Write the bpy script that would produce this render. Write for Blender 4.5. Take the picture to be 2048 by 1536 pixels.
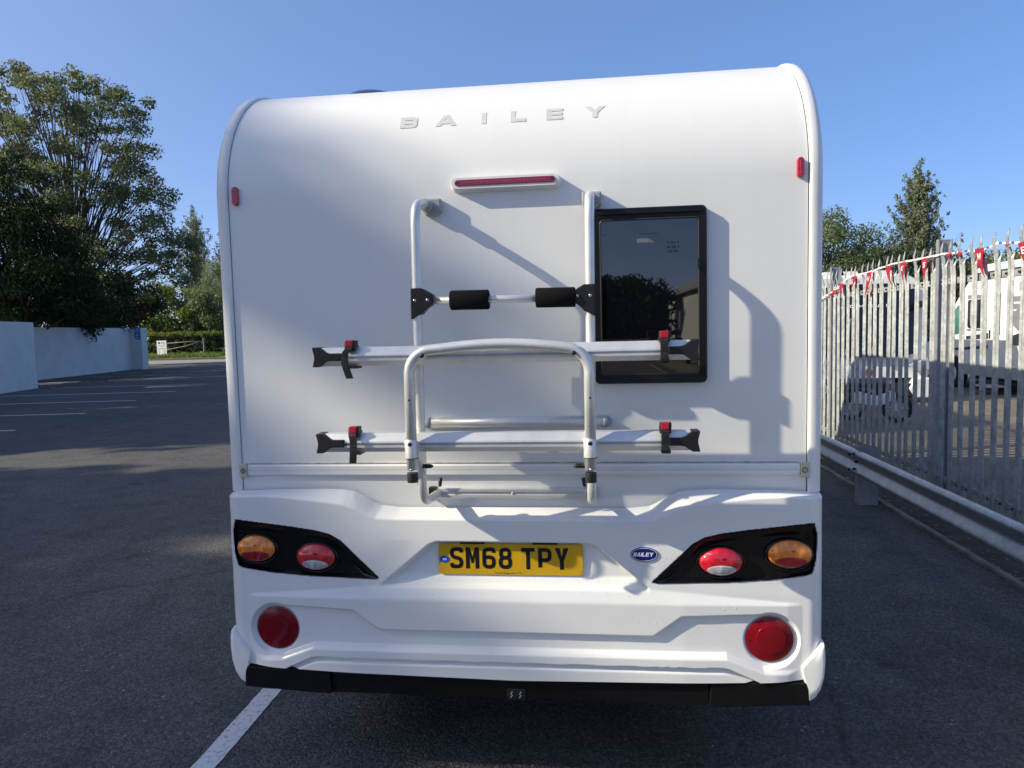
import bpy, bmesh, math, random
import numpy as np
from mathutils import Vector, Matrix

# ------------------------------------------------------------------ camera, sky, sun, exposure
sc = bpy.context.scene
for o in list(bpy.data.objects):
    bpy.data.objects.remove(o)
COL = sc.collection

YAW, PIT, ROL = 0.1126, 0.07551, -0.02401
F = Vector((-math.sin(YAW)*math.cos(PIT), math.cos(YAW)*math.cos(PIT), -math.sin(PIT)))
R0 = Vector((math.cos(YAW), math.sin(YAW), 0)); U0 = R0.cross(F)
RR = R0*math.cos(ROL) + U0*math.sin(ROL); UU = -R0*math.sin(ROL) + U0*math.cos(ROL)
cd = bpy.data.cameras.new('camera'); cam = bpy.data.objects.new('camera', cd); COL.objects.link(cam)
m = Matrix((RR, UU, -F)).transposed().to_4x4(); m.translation = Vector((0.29204, -2.47585, 1.7))
cam.matrix_world = m
cd.sensor_width = 36.0; cd.sensor_fit = 'HORIZONTAL'; cd.lens = 1410/2048*36
cd.clip_start = 0.05; cd.clip_end = 2000
sc.camera = cam

SUN_DIR = Vector((0.47, 0.141, -0.285)).normalized()          # the way the light travels
SUN_EL = math.asin(-SUN_DIR.z)
w = bpy.data.worlds.new('World'); sc.world = w; w.use_nodes = True
nt = w.node_tree; nt.nodes.clear()
sky = nt.nodes.new('ShaderNodeTexSky'); sky.sky_type = 'NISHITA'; sky.sun_disc = False
sky.sun_elevation = SUN_EL
sky.sun_rotation = math.atan2(-SUN_DIR.x, -SUN_DIR.y)
sky.altitude = 0; sky.air_density = 0.4; sky.dust_density = 1.2; sky.ozone_density = 3.0
bg = nt.nodes.new('ShaderNodeBackground'); bg.inputs['Strength'].default_value = 0.15
wo = nt.nodes.new('ShaderNodeOutputWorld')
gam = nt.nodes.new('ShaderNodeGamma'); gam.inputs[1].default_value = 0.5          # the phone's tone curve on the sky
hsv = nt.nodes.new('ShaderNodeHueSaturation'); hsv.inputs['Hue'].default_value = 0.509; hsv.inputs['Saturation'].default_value = 1.58
nt.links.new(sky.outputs[0], gam.inputs[0]); nt.links.new(gam.outputs[0], hsv.inputs['Color']); nt.links.new(hsv.outputs[0], bg.inputs[0]); nt.links.new(bg.outputs[0], wo.inputs[0])
sd = bpy.data.lights.new('sun', 'SUN'); sd.energy = 2.0; sd.angle = math.radians(0.53); sd.color = (1.0, 0.90, 0.68)
sun = bpy.data.objects.new('sun', sd); COL.objects.link(sun)
sun.rotation_euler = SUN_DIR.to_track_quat('-Z', 'Y').to_euler(); sun.location = (-20, -6, 14)
sc.view_settings.view_transform = 'Standard'; sc.view_settings.look = 'None'
sc.view_settings.exposure = 1.70; sc.view_settings.gamma = 1.0; sc.view_settings.use_curve_mapping = False
sc.cycles.max_bounces = 8; sc.cycles.transparent_max_bounces = 8

# ------------------------------------------------------------------ materials
MATS = {}
def new_mat(name):
    m = bpy.data.materials.new(name); m.use_nodes = True
    return m, m.node_tree, m.node_tree.nodes['Principled BSDF']
def N(nt, typ, **kw):
    n = nt.nodes.new(typ)
    for k, v in kw.items():
        if k in n.inputs.keys() if isinstance(k, str) else False:
            n.inputs[k].default_value = v
        else:
            setattr(n, k, v)
    return n
def ramp(nt, src, stops):
    r = nt.nodes.new('ShaderNodeValToRGB'); cr = r.color_ramp
    while len(cr.elements) < len(stops): cr.elements.new(0.5)
    for e, (p, c) in zip(cr.elements, stops):
        e.position = p; e.color = (*c, 1) if len(c) == 3 else c
    nt.links.new(src, r.inputs[0]); return r
def pmat(name, col, rough=0.5, metal=0.0, spec=0.5, coat=0.0, var=0.0, vscale=3.0, bump=0.0, bscale=40.0, ior=1.45, stretch=None):
    """plain surface: base colour with gentle mottling and fine relief"""
    if name in MATS: return MATS[name]
    m, nt, b = new_mat(name)
    b.inputs['Base Color'].default_value = (*col, 1); b.inputs['Roughness'].default_value = rough
    b.inputs['Metallic'].default_value = metal; b.inputs['Specular IOR Level'].default_value = spec
    b.inputs['Coat Weight'].default_value = coat; b.inputs['IOR'].default_value = ior
    tc = nt.nodes.new('ShaderNodeTexCoord'); src = tc.outputs['Object']
    if stretch:
        mp = nt.nodes.new('ShaderNodeMapping'); mp.inputs['Scale'].default_value = stretch
        nt.links.new(src, mp.inputs[0]); src = mp.outputs[0]
    if var:
        n = N(nt, 'ShaderNodeTexNoise'); n.inputs['Scale'].default_value = vscale; n.inputs['Detail'].default_value = 6
        nt.links.new(src, n.inputs['Vector'])
        lo = tuple(max(0, c*(1-var)) for c in col); hi = tuple(min(1, c*(1+var)) for c in col)
        r = ramp(nt, n.outputs[0], [(0.3, lo), (0.7, hi)])
        nt.links.new(r.outputs[0], b.inputs['Base Color'])
    if bump:
        n2 = N(nt, 'ShaderNodeTexNoise'); n2.inputs['Scale'].default_value = bscale; n2.inputs['Detail'].default_value = 4
        nt.links.new(src, n2.inputs['Vector'])
        bp = nt.nodes.new('ShaderNodeBump'); bp.inputs['Strength'].default_value = bump; bp.inputs['Distance'].default_value = 0.01
        nt.links.new(n2.outputs[0], bp.inputs['Height']); nt.links.new(bp.outputs[0], b.inputs['Normal'])
    MATS[name] = m; return m

def mat_asphalt():
    m, nt, b = new_mat('asphalt'); L = nt.links.new
    tc = nt.nodes.new('ShaderNodeTexCoord'); v = tc.outputs['Object']
    vo = N(nt, 'ShaderNodeTexVoronoi'); vo.inputs['Scale'].default_value = 95; L(v, vo.inputs['Vector'])
    n1 = N(nt, 'ShaderNodeTexNoise'); n1.inputs['Scale'].default_value = 0.35; n1.inputs['Detail'].default_value = 8; L(v, n1.inputs['Vector'])
    n2 = N(nt, 'ShaderNodeTexNoise'); n2.inputs['Scale'].default_value = 60; n2.inputs['Detail'].default_value = 5; L(v, n2.inputs['Vector'])
    n3 = N(nt, 'ShaderNodeTexNoise'); n3.inputs['Scale'].default_value = 3.0; n3.inputs['Detail'].default_value = 6; L(v, n3.inputs['Vector'])
    stone = ramp(nt, vo.outputs['Color'], [(0.0, (.040, .040, .042)), (0.5, (.090, .090, .090)), (0.92, (.155, .153, .148)), (1.0, (.38, .37, .35))])
    big = ramp(nt, n1.outputs[0], [(0.3, (.74, .74, .76)), (0.7, (1.14, 1.11, 1.08))])
    mid = ramp(nt, n3.outputs[0], [(0.28, (.72, .72, .72)), (0.5, (1, 1, 1)), (0.75, (1.12, 1.12, 1.12))])
    mx = N(nt, 'ShaderNodeMix', data_type='RGBA', blend_type='MULTIPLY'); mx.inputs[0].default_value = 1
    L(stone.outputs[0], mx.inputs[6]); L(big.outputs[0], mx.inputs[7])
    mx2 = N(nt, 'ShaderNodeMix', data_type='RGBA', blend_type='MULTIPLY'); mx2.inputs[0].default_value = 1
    L(mx.outputs[2], mx2.inputs[6]); L(mid.outputs[0], mx2.inputs[7])
    # oil spots
    vs = N(nt, 'ShaderNodeTexNoise'); vs.inputs['Scale'].default_value = 1.3; vs.inputs['Detail'].default_value = 3; L(v, vs.inputs['Vector'])
    oil = ramp(nt, vs.outputs[0], [(0.66, (1, 1, 1)), (0.73, (.5, .5, .5))])
    mx3 = N(nt, 'ShaderNodeMix', data_type='RGBA', blend_type='MULTIPLY'); mx3.inputs[0].default_value = 1
    L(mx2.outputs[2], mx3.inputs[6]); L(oil.outputs[0], mx3.inputs[7])
    ck = N(nt, 'ShaderNodeTexVoronoi', feature='DISTANCE_TO_EDGE'); ck.inputs['Scale'].default_value = .22
    nw = N(nt, 'ShaderNodeTexNoise'); nw.inputs['Scale'].default_value = 1.1; nw.inputs['Detail'].default_value = 6; L(v, nw.inputs['Vector'])
    wv = N(nt, 'ShaderNodeMix', data_type='VECTOR'); wv.inputs[0].default_value = .35; L(v, wv.inputs[4]); L(nw.outputs['Color'], wv.inputs[5]); L(wv.outputs[1], ck.inputs['Vector'])
    cr = ramp(nt, ck.outputs['Distance'], [(0.0, (.55, .55, .55)), (0.0016, (1, 1, 1))])
    mx4 = N(nt, 'ShaderNodeMix', data_type='RGBA', blend_type='MULTIPLY'); mx4.inputs[0].default_value = .7
    L(mx3.outputs[2], mx4.inputs[6]); L(cr.outputs[0], mx4.inputs[7])
    L(mx4.outputs[2], b.inputs['Base Color'])
    b.inputs['Roughness'].default_value = 0.82; b.inputs['Specular IOR Level'].default_value = 0.35
    add = N(nt, 'ShaderNodeMath', operation='ADD'); L(vo.outputs['Distance'], add.inputs[0]); L(n2.outputs[0], add.inputs[1])
    bp = nt.nodes.new('ShaderNodeBump'); bp.inputs['Strength'].default_value = 0.9; bp.inputs['Distance'].default_value = 0.006; bp.invert = True
    L(add.outputs[0], bp.inputs['Height']); L(bp.outputs[0], b.inputs['Normal'])
    MATS['asphalt'] = m; return m
def mat_line():
    m, nt, b = new_mat('line_paint'); L = nt.links.new
    tc = nt.nodes.new('ShaderNodeTexCoord'); v = tc.outputs['Object']
    n = N(nt, 'ShaderNodeTexNoise'); n.inputs['Scale'].default_value = 6; L(v, n.inputs['Vector'])
    mixv = N(nt, 'ShaderNodeMix', data_type='VECTOR'); mixv.inputs[0].default_value = 0.03
    L(v, mixv.inputs[4]); L(n.outputs['Color'], mixv.inputs[5])
    vo = N(nt, 'ShaderNodeTexVoronoi', feature='DISTANCE_TO_EDGE'); vo.inputs['Scale'].default_value = 21; L(mixv.outputs[1], vo.inputs['Vector'])
    cr = ramp(nt, vo.outputs['Distance'], [(0.0, (.28, .28, .28)), (0.016, (.72, .72, .71))])
    n2 = N(nt, 'ShaderNodeTexNoise'); n2.inputs['Scale'].default_value = 45; n2.inputs['Detail'].default_value = 6; L(v, n2.inputs['Vector'])
    wr = ramp(nt, n2.outputs[0], [(0.30, (.5, .5, .51)), (0.45, (1, 1, 1))])
    mx = N(nt, 'ShaderNodeMix', data_type='RGBA', blend_type='MULTIPLY'); mx.inputs[0].default_value = 1
    L(cr.outputs[0], mx.inputs[6]); L(wr.outputs[0], mx.inputs[7]); L(mx.outputs[2], b.inputs['Base Color'])
    b.inputs['Roughness'].default_value = 0.75
    bp = nt.nodes.new('ShaderNodeBump'); bp.inputs['Strength'].default_value = 0.5; bp.inputs['Distance'].default_value = 0.004
    L(n2.outputs[0], bp.inputs['Height']); L(bp.outputs[0], b.inputs['Normal'])
    MATS['line_paint'] = m; return m
def mat_galv(name, base, contrast=0.25, scale=55):
    m, nt, b = new_mat(name); L = nt.links.new
    tc = nt.nodes.new('ShaderNodeTexCoord'); v = tc.outputs['Object']
    oi = nt.nodes.new('ShaderNodeObjectInfo')
    addv = N(nt, 'ShaderNodeVectorMath', operation='ADD'); L(v, addv.inputs[0]); L(oi.outputs['Location'], addv.inputs[1])
    vo = N(nt, 'ShaderNodeTexVoronoi'); vo.inputs['Scale'].default_value = scale; L(addv.outputs[0], vo.inputs['Vector'])
    n = N(nt, 'ShaderNodeTexNoise'); n.inputs['Scale'].default_value = 9; n.inputs['Detail'].default_value = 6; L(addv.outputs[0], n.inputs['Vector'])
    add = N(nt, 'ShaderNodeMath', operation='MULTIPLY_ADD'); L(vo.outputs['Color'], add.inputs[0]); add.inputs[1].default_value = 0.35; L(n.outputs[0], add.inputs[2])
    r = ramp(nt, add.outputs[0], [(0.45, tuple(c*(1-contrast) for c in base)), (0.7, base), (0.95, tuple(min(1, c*(1+contrast)) for c in base))])
    L(r.outputs[0], b.inputs['Base Color'])
    b.inputs['Metallic'].default_value = 0.35; b.inputs['Roughness'].default_value = 0.55
    MATS[name] = m; return m
def mat_leaf(name, dark, light, trans=0.35, spec=.25, rough=.5):
    m, nt, b = new_mat(name); L = nt.links.new
    g = nt.nodes.new('ShaderNodeNewGeometry')
    tc = nt.nodes.new('ShaderNodeTexCoord')
    n = N(nt, 'ShaderNodeTexNoise'); n.inputs['Scale'].default_value = 0.45; n.inputs['Detail'].default_value = 3; L(tc.outputs['Object'], n.inputs['Vector'])
    add = N(nt, 'ShaderNodeMath', operation='MULTIPLY_ADD'); L(g.outputs['Random Per Island'], add.inputs[0]); add.inputs[1].default_value = 0.6; 
    sub = N(nt, 'ShaderNodeMath', operation='SUBTRACT'); L(n.outputs[0], sub.inputs[0]); sub.inputs[1].default_value = 0.3; L(sub.outputs[0], add.inputs[2])
    r = ramp(nt, add.outputs[0], [(0.05, dark), (0.75, light)])
    L(r.outputs[0], b.inputs['Base Color']); b.inputs['Roughness'].default_value = rough; b.inputs['Specular IOR Level'].default_value = spec
    t = nt.nodes.new('ShaderNodeBsdfTranslucent'); 
    hs = nt.nodes.new('ShaderNodeHueSaturation'); hs.inputs['Value'].default_value = 1.35; hs.inputs['Saturation'].default_value = 1.15
    L(r.outputs[0], hs.inputs['Color']); L(hs.outputs[0], t.inputs[0])
    mix = nt.nodes.new('ShaderNodeMixShader'); mix.inputs[0].default_value = trans
    L(b.outputs[0], mix.inputs[1]); L(t.outputs[0], mix.inputs[2])
    L(mix.outputs[0], nt.nodes['Material Output'].inputs['Surface'])
    MATS[name] = m; return m
def mat_lens(name, top, bottom, cz=0.0, k=0.0, scale=220):
    """moulded lamp lens in two colours parted by an arc (object space); prism relief under a clear coat"""
    m, nt, b = new_mat(name); L = nt.links.new
    tc = nt.nodes.new('ShaderNodeTexCoord'); sp = nt.nodes.new('ShaderNodeSeparateXYZ'); L(tc.outputs['Object'], sp.inputs[0])
    x2 = N(nt, 'ShaderNodeMath', operation='MULTIPLY'); L(sp.outputs[0], x2.inputs[0]); L(sp.outputs[0], x2.inputs[1])
    kk = N(nt, 'ShaderNodeMath', operation='MULTIPLY_ADD'); L(x2.outputs[0], kk.inputs[0]); kk.inputs[1].default_value = k; L(sp.outputs[2], kk.inputs[2])
    gt = N(nt, 'ShaderNodeMath', operation='GREATER_THAN'); L(kk.outputs[0], gt.inputs[0]); gt.inputs[1].default_value = cz
    mx = N(nt, 'ShaderNodeMix', data_type='RGBA'); L(gt.outputs[0], mx.inputs[0])
    mx.inputs[6].default_value = (*bottom, 1); mx.inputs[7].default_value = (*top, 1)
    vo = N(nt, 'ShaderNodeTexVoronoi', distance='CHEBYCHEV'); vo.inputs['Scale'].default_value = scale; vo.inputs['Randomness'].default_value = 0.1; L(tc.outputs['Object'], vo.inputs['Vector'])
    mp = nt.nodes.new('ShaderNodeMapping'); mp.inputs['Scale'].default_value = (34, 1, 22); L(tc.outputs['Object'], mp.inputs[0])
    n = N(nt, 'ShaderNodeTexNoise'); n.inputs['Scale'].default_value = 1.6; n.inputs['Detail'].default_value = 1; L(mp.outputs[0], n.inputs['Vector'])
    r = ramp(nt, n.outputs[0], [(0.34, (.78, .78, .78)), (0.55, (1.0, 1.0, 1.0)), (.70, (1.4, 1.4, 1.4))])
    mm = N(nt, 'ShaderNodeMix', data_type='RGBA', blend_type='MULTIPLY'); mm.inputs[0].default_value = 1
    L(mx.outputs[2], mm.inputs[6]); L(r.outputs[0], mm.inputs[7]); L(mm.outputs[2], b.inputs['Base Color'])
    b.inputs['Roughness'].default_value = 0.22; b.inputs['Coat Weight'].default_value = 1.0; b.inputs['Coat Roughness'].default_value = 0.04
    bp = nt.nodes.new('ShaderNodeBump'); bp.inputs['Strength'].default_value = 0.55; bp.inputs['Distance'].default_value = 0.003
    L(vo.outputs['Distance'], bp.inputs['Height']); L(bp.outputs[0], b.inputs['Normal'])
    return m
def mat_body(name, col, rough):
    """white gel-coat / painted panel: faint vertical rain streaks, slight waviness"""
    m, nt, b = new_mat(name); L = nt.links.new
    tc = nt.nodes.new('ShaderNodeTexCoord')
    mp = nt.nodes.new('ShaderNodeMapping'); mp.inputs['Scale'].default_value = (17, 2, 0.5); L(tc.outputs['Object'], mp.inputs[0])
    n = N(nt, 'ShaderNodeTexNoise'); n.inputs['Scale'].default_value = 3; n.inputs['Detail'].default_value = 7; L(mp.outputs[0], n.inputs['Vector'])
    lo = tuple(c*k for c, k in zip(col, (.99, .988, .98)))
    r = ramp(nt, n.outputs[0], [(0.30, lo), (0.55, col)]); L(r.outputs[0], b.inputs['Base Color'])
    b.inputs['Roughness'].default_value = rough; b.inputs['Specular IOR Level'].default_value = 0.5
    n2 = N(nt, 'ShaderNodeTexNoise'); n2.inputs['Scale'].default_value = 7; n2.inputs['Detail'].default_value = 2; L(tc.outputs['Object'], n2.inputs['Vector'])
    bp = nt.nodes.new('ShaderNodeBump'); bp.inputs['Strength'].default_value = 0.10; bp.inputs['Distance'].default_value = 0.01
    L(n2.outputs[0], bp.inputs['Height']); L(bp.outputs[0], b.inputs['Normal'])
    MATS[name] = m; return m

mat_asphalt(); mat_line()
M_WHITE = mat_body('white_panel_paint', (.778, .782, .774), 0.34)
M_GRP = mat_body('white_gelcoat', (.785, .788, .784), 0.22)
M_TRIM = pmat('white_trim', (.78, .78, .77), 0.3, var=.03, vscale=8, bump=.05, bscale=30)
M_ALU = pmat('satin_aluminium', (.72, .72, .71), 0.38, metal=.5, var=.08, vscale=14, bump=.03, bscale=120)
M_STEELSCREW = pmat('bright_steel', (.6, .6, .6), 0.25, metal=1.0, var=.1, vscale=60)
M_BLACK = pmat('black_plastic', (.012, .012, .013), 0.42, var=.25, vscale=30, bump=.06, bscale=160)
M_BUMPER = pmat('bumper_black', (.006, .006, .007), .5, spec=.2, var=.2, vscale=20, bump=.05, bscale=120)
M_STRAP = pmat('black_strap', (.016, .016, .018), 0.55, bump=.25, bscale=200)
M_FRAME = pmat('frame_black', (.007, .007, .008), .28, spec=.35, var=.2, vscale=20)
M_GLOSSBLK = pmat('gloss_black', (.006, .006, .007), 0.13, coat=.25, spec=.35, var=.2, vscale=20, bump=.015, bscale=25)
M_FOAM = pmat('black_foam', (.010, .010, .011), 0.95, spec=.1, bump=.5, bscale=260)
M_GREYPL = pmat('grey_plastic', (.34, .35, .37), 0.5, var=.1, vscale=20, bump=.08, bscale=120)
M_RUBBER = pmat('tyre_rubber', (.02, .02, .02), 0.85, var=.2, vscale=20, bump=.3, bscale=80)
M_UNDER = pmat('dark_underside', (.02, .02, .021), 0.8, var=.3, vscale=6)
M_BUCKRED = pmat('red_plastic', (.42, .015, .035), 0.4, var=.12, vscale=40)
M_CREAM = pmat('cream_plastic', (.55, .54, .40), 0.5, var=.06, vscale=40)
M_SILVERFILM = pmat('silver_film', (.57, .585, .58), 0.5, metal=.0, var=.08, vscale=25)
M_PLATE = pmat('plate_yellow', (.62, .37, .012), 0.33, var=.06, vscale=12, coat=.3)
M_PLATEBLK = pmat('plate_black', (.008, .009, .014), 0.35, var=.2, vscale=50)
M_BLUE = pmat('badge_blue', (.006, .014, .19), 0.22, coat=.6, var=.08, vscale=60)
M_EUBLUE = pmat('emblem_blue', (.01, .09, .5), 0.35, var=.1, vscale=80)
M_LETTERW = pmat('letter_white', (.8, .8, .8), 0.35, var=.03, vscale=60)
M_GALV = mat_galv('galvanised_steel', (.37, .39, .40), .30, 42)
M_GALV2 = mat_galv('barrier_steel', (.42, .43, .44), .16, 30)
M_GALV2.node_tree.nodes['Principled BSDF'].inputs['Metallic'].default_value = .75; M_GALV2.node_tree.nodes['Principled BSDF'].inputs['Roughness'].default_value = .42
M_POST = mat_galv('post_steel', (.30, .31, .33), .15, 30)
M_RENDER = pmat('painted_render', (.57, .57, .555), 0.9, var=.07, vscale=1.5, bump=.35, bscale=30)
M_BARK = pmat('bark', (.085, .068, .052), 0.9, var=.35, vscale=6, bump=.6, bscale=14, stretch=(1, 1, .25))
M_LEAF = mat_leaf('maple_leaf', (.050, .074, .031), (.20, .22, .11), .40)
M_LEAFD = mat_leaf('conifer_needles', (.008, .017, .008), (.030, .050, .018), .12, .06, .7)
M_LEAFS = mat_leaf('shrub_leaf', (.014, .024, .010), (.045, .062, .026), .25)
M_LEAFE = mat_leaf('elder_leaf', (.040, .070, .050), (.13, .17, .12), .3)
M_LEAFW = mat_leaf('willow_leaf', (.075, .105, .045), (.19, .23, .12), .35)
M_LEAFY = mat_leaf('young_leaf', (.07, .10, .02), (.20, .24, .06), .4)
M_LEAFP = mat_leaf('poplar_leaf', (.075, .10, .06), (.24, .27, .18), .3)
M_GRASS = mat_leaf('grass_blade', (.05, .085, .018), (.17, .22, .06), .35)

# ------------------------------------------------------------------ mesh helpers
def link(o, parent=None):
    COL.objects.link(o)
    if parent is not None: o.parent = parent
    return o
def mesh(name, verts, faces, mt, parent=None, smooth=False, loc=None, kind=None, label=None):
    me = bpy.data.meshes.new(name); me.from_pydata([tuple(v) for v in verts], [], [tuple(f) for f in faces]); me.update()
    return fin(name, me, mt, parent, smooth, loc, kind, label)
def fin(name, me, mt, parent=None, smooth=False, loc=None, kind=None, label=None):
    if mt is not None:
        for x in (mt if isinstance(mt, (list, tuple)) else [mt]): me.materials.append(x)
    if smooth:
        me.polygons.foreach_set('use_smooth', [True]*len(me.polygons))
    o = bpy.data.objects.new(name, me)
    if loc is not None: o.location = loc
    if kind: o['kind'] = kind
    if label: o['label'] = label
    return link(o, parent)
def thing(name, label, cat, loc=(0, 0, 0), rz=0.0, group=None):
    o = bpy.data.objects.new(name, None); o.location = loc; o.rotation_euler = (0, 0, rz); o.empty_display_size = .2
    o['label'] = label; o['category'] = cat
    if group: o['group'] = group
    return link(o)
def tag(o, label, cat, group=None, kind=None):
    o['label'] = label; o['category'] = cat
    if group: o['group'] = group
    if kind: o['kind'] = kind
    return o
class MB:
    """collects solids, builds ONE mesh object"""
    def __init__(s): s.v = []; s.f = []; s.mi = []
    def add(s, v, f, mi=0):
        k = len(s.v); s.v += [tuple(a) for a in v]; s.f += [tuple(i+k for i in q) for q in f]; s.mi += [mi]*len(f); return s
    def box(s, x0, x1, y0, y1, z0, z1, mi=0):
        v = [(x, y, z) for z in (z0, z1) for y in (y0, y1) for x in (x0, x1)]
        return s.add(v, [(0, 2, 3, 1), (4, 5, 7, 6), (0, 1, 5, 4), (2, 6, 7, 3), (0, 4, 6, 2), (1, 3, 7, 5)], mi)
    def prism(s, poly, a, b, axis='y', mi=0):
        """2D polygon (in the two other axes) pushed from a to b"""
        def P(p, t):
            return {'y': (p[0], t, p[1]), 'x': (t, p[0], p[1]), 'z': (p[0], p[1], t)}[axis]
        n = len(poly); v = [P(p, a) for p in poly] + [P(p, b) for p in poly]
        f = [tuple(range(n)), tuple(range(2*n-1, n-1, -1))] + [(i, i+n, (i+1) % n + n, (i+1) % n) for i in range(n)]
        return s.add(v, f, mi)
    def tube(s, pts, r, n=12, caps=True, mi=0, sx=1.0):
        pts = [Vector(p) for p in pts]; m = len(pts); rs = r if isinstance(r, (list, tuple)) else [r]*m
        v = []; t0 = (pts[1]-pts[0]).normalized()
        up = Vector((0, 0, 1)) if abs(t0.z) < .9 else Vector((1, 0, 0))
        a = t0.cross(up).normalized()
        for i, p in enumerate(pts):
            t = ((pts[min(i+1, m-1)]-pts[i]).normalized() + (pts[i]-pts[max(i-1, 0)]).normalized())
            t = t.normalized() if t.length > 1e-6 else t0
            a = (a - t*a.dot(t)).normalized(); b = t.cross(a)
            for k in range(n):
                g = 2*math.pi*k/n; v.append(p + a*math.cos(g)*rs[i]*sx + b*math.sin(g)*rs[i])
        f = [(i*n+k, i*n+(k+1) % n, (i+1)*n+(k+1) % n, (i+1)*n+k) for i in range(m-1) for k in range(n)]
        if caps: f += [tuple(range(n-1, -1, -1)), tuple(range((m-1)*n, m*n))]
        return s.add(v, f, mi)
    def dome(s, c, ax, az, h, n=28, rings=7, mi=0, nrm=(0, -1, 0)):
        """elliptic dome in the XZ plane rising towards -Y"""
        v = []; f = []
        for j in range(rings):
            g = (math.pi/2)*j/rings; rr = math.cos(g); hh = math.sin(g)*h
            for k in range(n):
                t = 2*math.pi*k/n; v.append((c[0]+ax*rr*math.cos(t), c[1]-hh, c[2]+az*rr*math.sin(t)))
        v.append((c[0], c[1]-h, c[2]))
        f += [(j*n+k, (j+1)*n+k, (j+1)*n+(k+1) % n, j*n+(k+1) % n)[::-1] for j in range(rings-1) for k in range(n)]
        f += [((rings-1)*n+k, (rings-1)*n+(k+1) % n, len(v)-1) for k in range(n)]
        return s.add(v, f, mi)
    def disc(s, c, ax, az, t, n=28, mi=0):
        return s.prism([(c[0]+ax*math.cos(2*math.pi*k/n), c[2]+az*math.sin(2*math.pi*k/n)) for k in range(n)], c[1], c[1]-t, 'y', mi)
    def build(s, name, mt, parent=None, smooth=False, loc=None, kind=None, label=None, bevel=0, seg=2, auto=None):
        me = bpy.data.meshes.new(name); me.from_pydata(s.v, [], s.f); me.update()
        bm = bmesh.new(); bm.from_mesh(me); bmesh.ops.recalc_face_normals(bm, faces=bm.faces)
        if bevel:
            es = [e for e in bm.edges if len(e.link_faces) == 2 and e.calc_face_angle(0) > math.radians(28)]
            bmesh.ops.bevel(bm, geom=es, offset=bevel, segments=seg, affect='EDGES', clamp_overlap=True, profile=.5)
        bm.to_mesh(me); bm.free()
        if not bevel and len(set(s.mi)) > 1: me.polygons.foreach_set('material_index', s.mi)
        if auto is not None:
            me.polygons.foreach_set('use_smooth', [True]*len(me.polygons))
            o = fin(name, me, mt, parent, False, loc, kind, label); me.set_sharp_from_angle(angle=math.radians(auto)); return o
        return fin(name, me, mt, parent, smooth, loc, kind, label)
def round_path(pts, r, n=6):
    """polyline with rounded corners (3-D)"""
    P = [Vector(p) for p in pts]; out = [P[0]]
    for i in range(1, len(P)-1):
        a = (P[i-1]-P[i]); b = (P[i+1]-P[i]); q = min(r, a.length*.49, b.length*.49)
        A = P[i]+a.normalized()*q; B = P[i]+b.normalized()*q
        for k in range(n+1):
            t = k/n; out.append(A*(1-t)**2 + P[i]*2*t*(1-t) + B*t*t)
    out.append(P[-1]); return out
def round_rect(x0, x1, z0, z1, r, n=5):
    p = []
    for cx, cz, a0 in ((x1-r, z1-r, 0), (x0+r, z1-r, 90), (x0+r, z0+r, 180), (x1-r, z0+r, 270)):
        for k in range(n+1):
            a = math.radians(a0+90*k/n); p.append((cx+r*math.cos(a), cz+r*math.sin(a)))
    return p
def copy_tree(o, parent=None, loc=None, rz=None):
    c = o.copy(); COL.objects.link(c)
    if parent is not None: c.parent = parent
    if loc is not None: c.location = loc
    if rz is not None: c.rotation_euler = (0, 0, rz)
    for ch in list(o.children):
        d = ch.copy(); COL.objects.link(d); d.parent = c
        for g in list(ch.children):
            e = g.copy(); COL.objects.link(e); e.parent = d
    return c

# ---- lettering: strokes and outlines in a unit cell, mapped onto a surface
def strip(pts, t, closed=False):
    P = [Vector((*p, 0)) for p in pts]; n = len(P); Lf = []; Rt = []
    for i in range(n):
        a = P[i]-P[i-1] if (closed or i > 0) else P[1]-P[0]
        b = P[(i+1) % n]-P[i] if (closed or i < n-1) else P[-1]-P[-2]
        a.normalize(); b.normalize(); na = Vector((-a.y, a.x, 0)); nb = Vector((-b.y, b.x, 0))
        m_ = (na+nb); m_ = m_.normalized() if m_.length > 1e-6 else na
        k = t/2/max(.45, m_.dot(na)); Lf.append(P[i]+m_*k); Rt.append(P[i]-m_*k)
    v = [(p.x, p.y) for p in Lf+Rt]; f = []
    for i in range(n if closed else n-1):
        j = (i+1) % n; f.append((i, n+i, n+j, j))
    return v, f
def rnd2(pts, r, n=4, closed=False):
    if closed:
        m_ = len(pts); out = []
        for i in range(m_):
            seg = round_path([(*pts[i-1], 0), (*pts[i], 0), (*pts[(i+1) % m_], 0)], r, n)[1:-1]; out += [(p.x, p.y) for p in seg]
        return out
    return [(p.x, p.y) for p in round_path([(*p, 0) for p in pts], r, n)]
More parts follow.
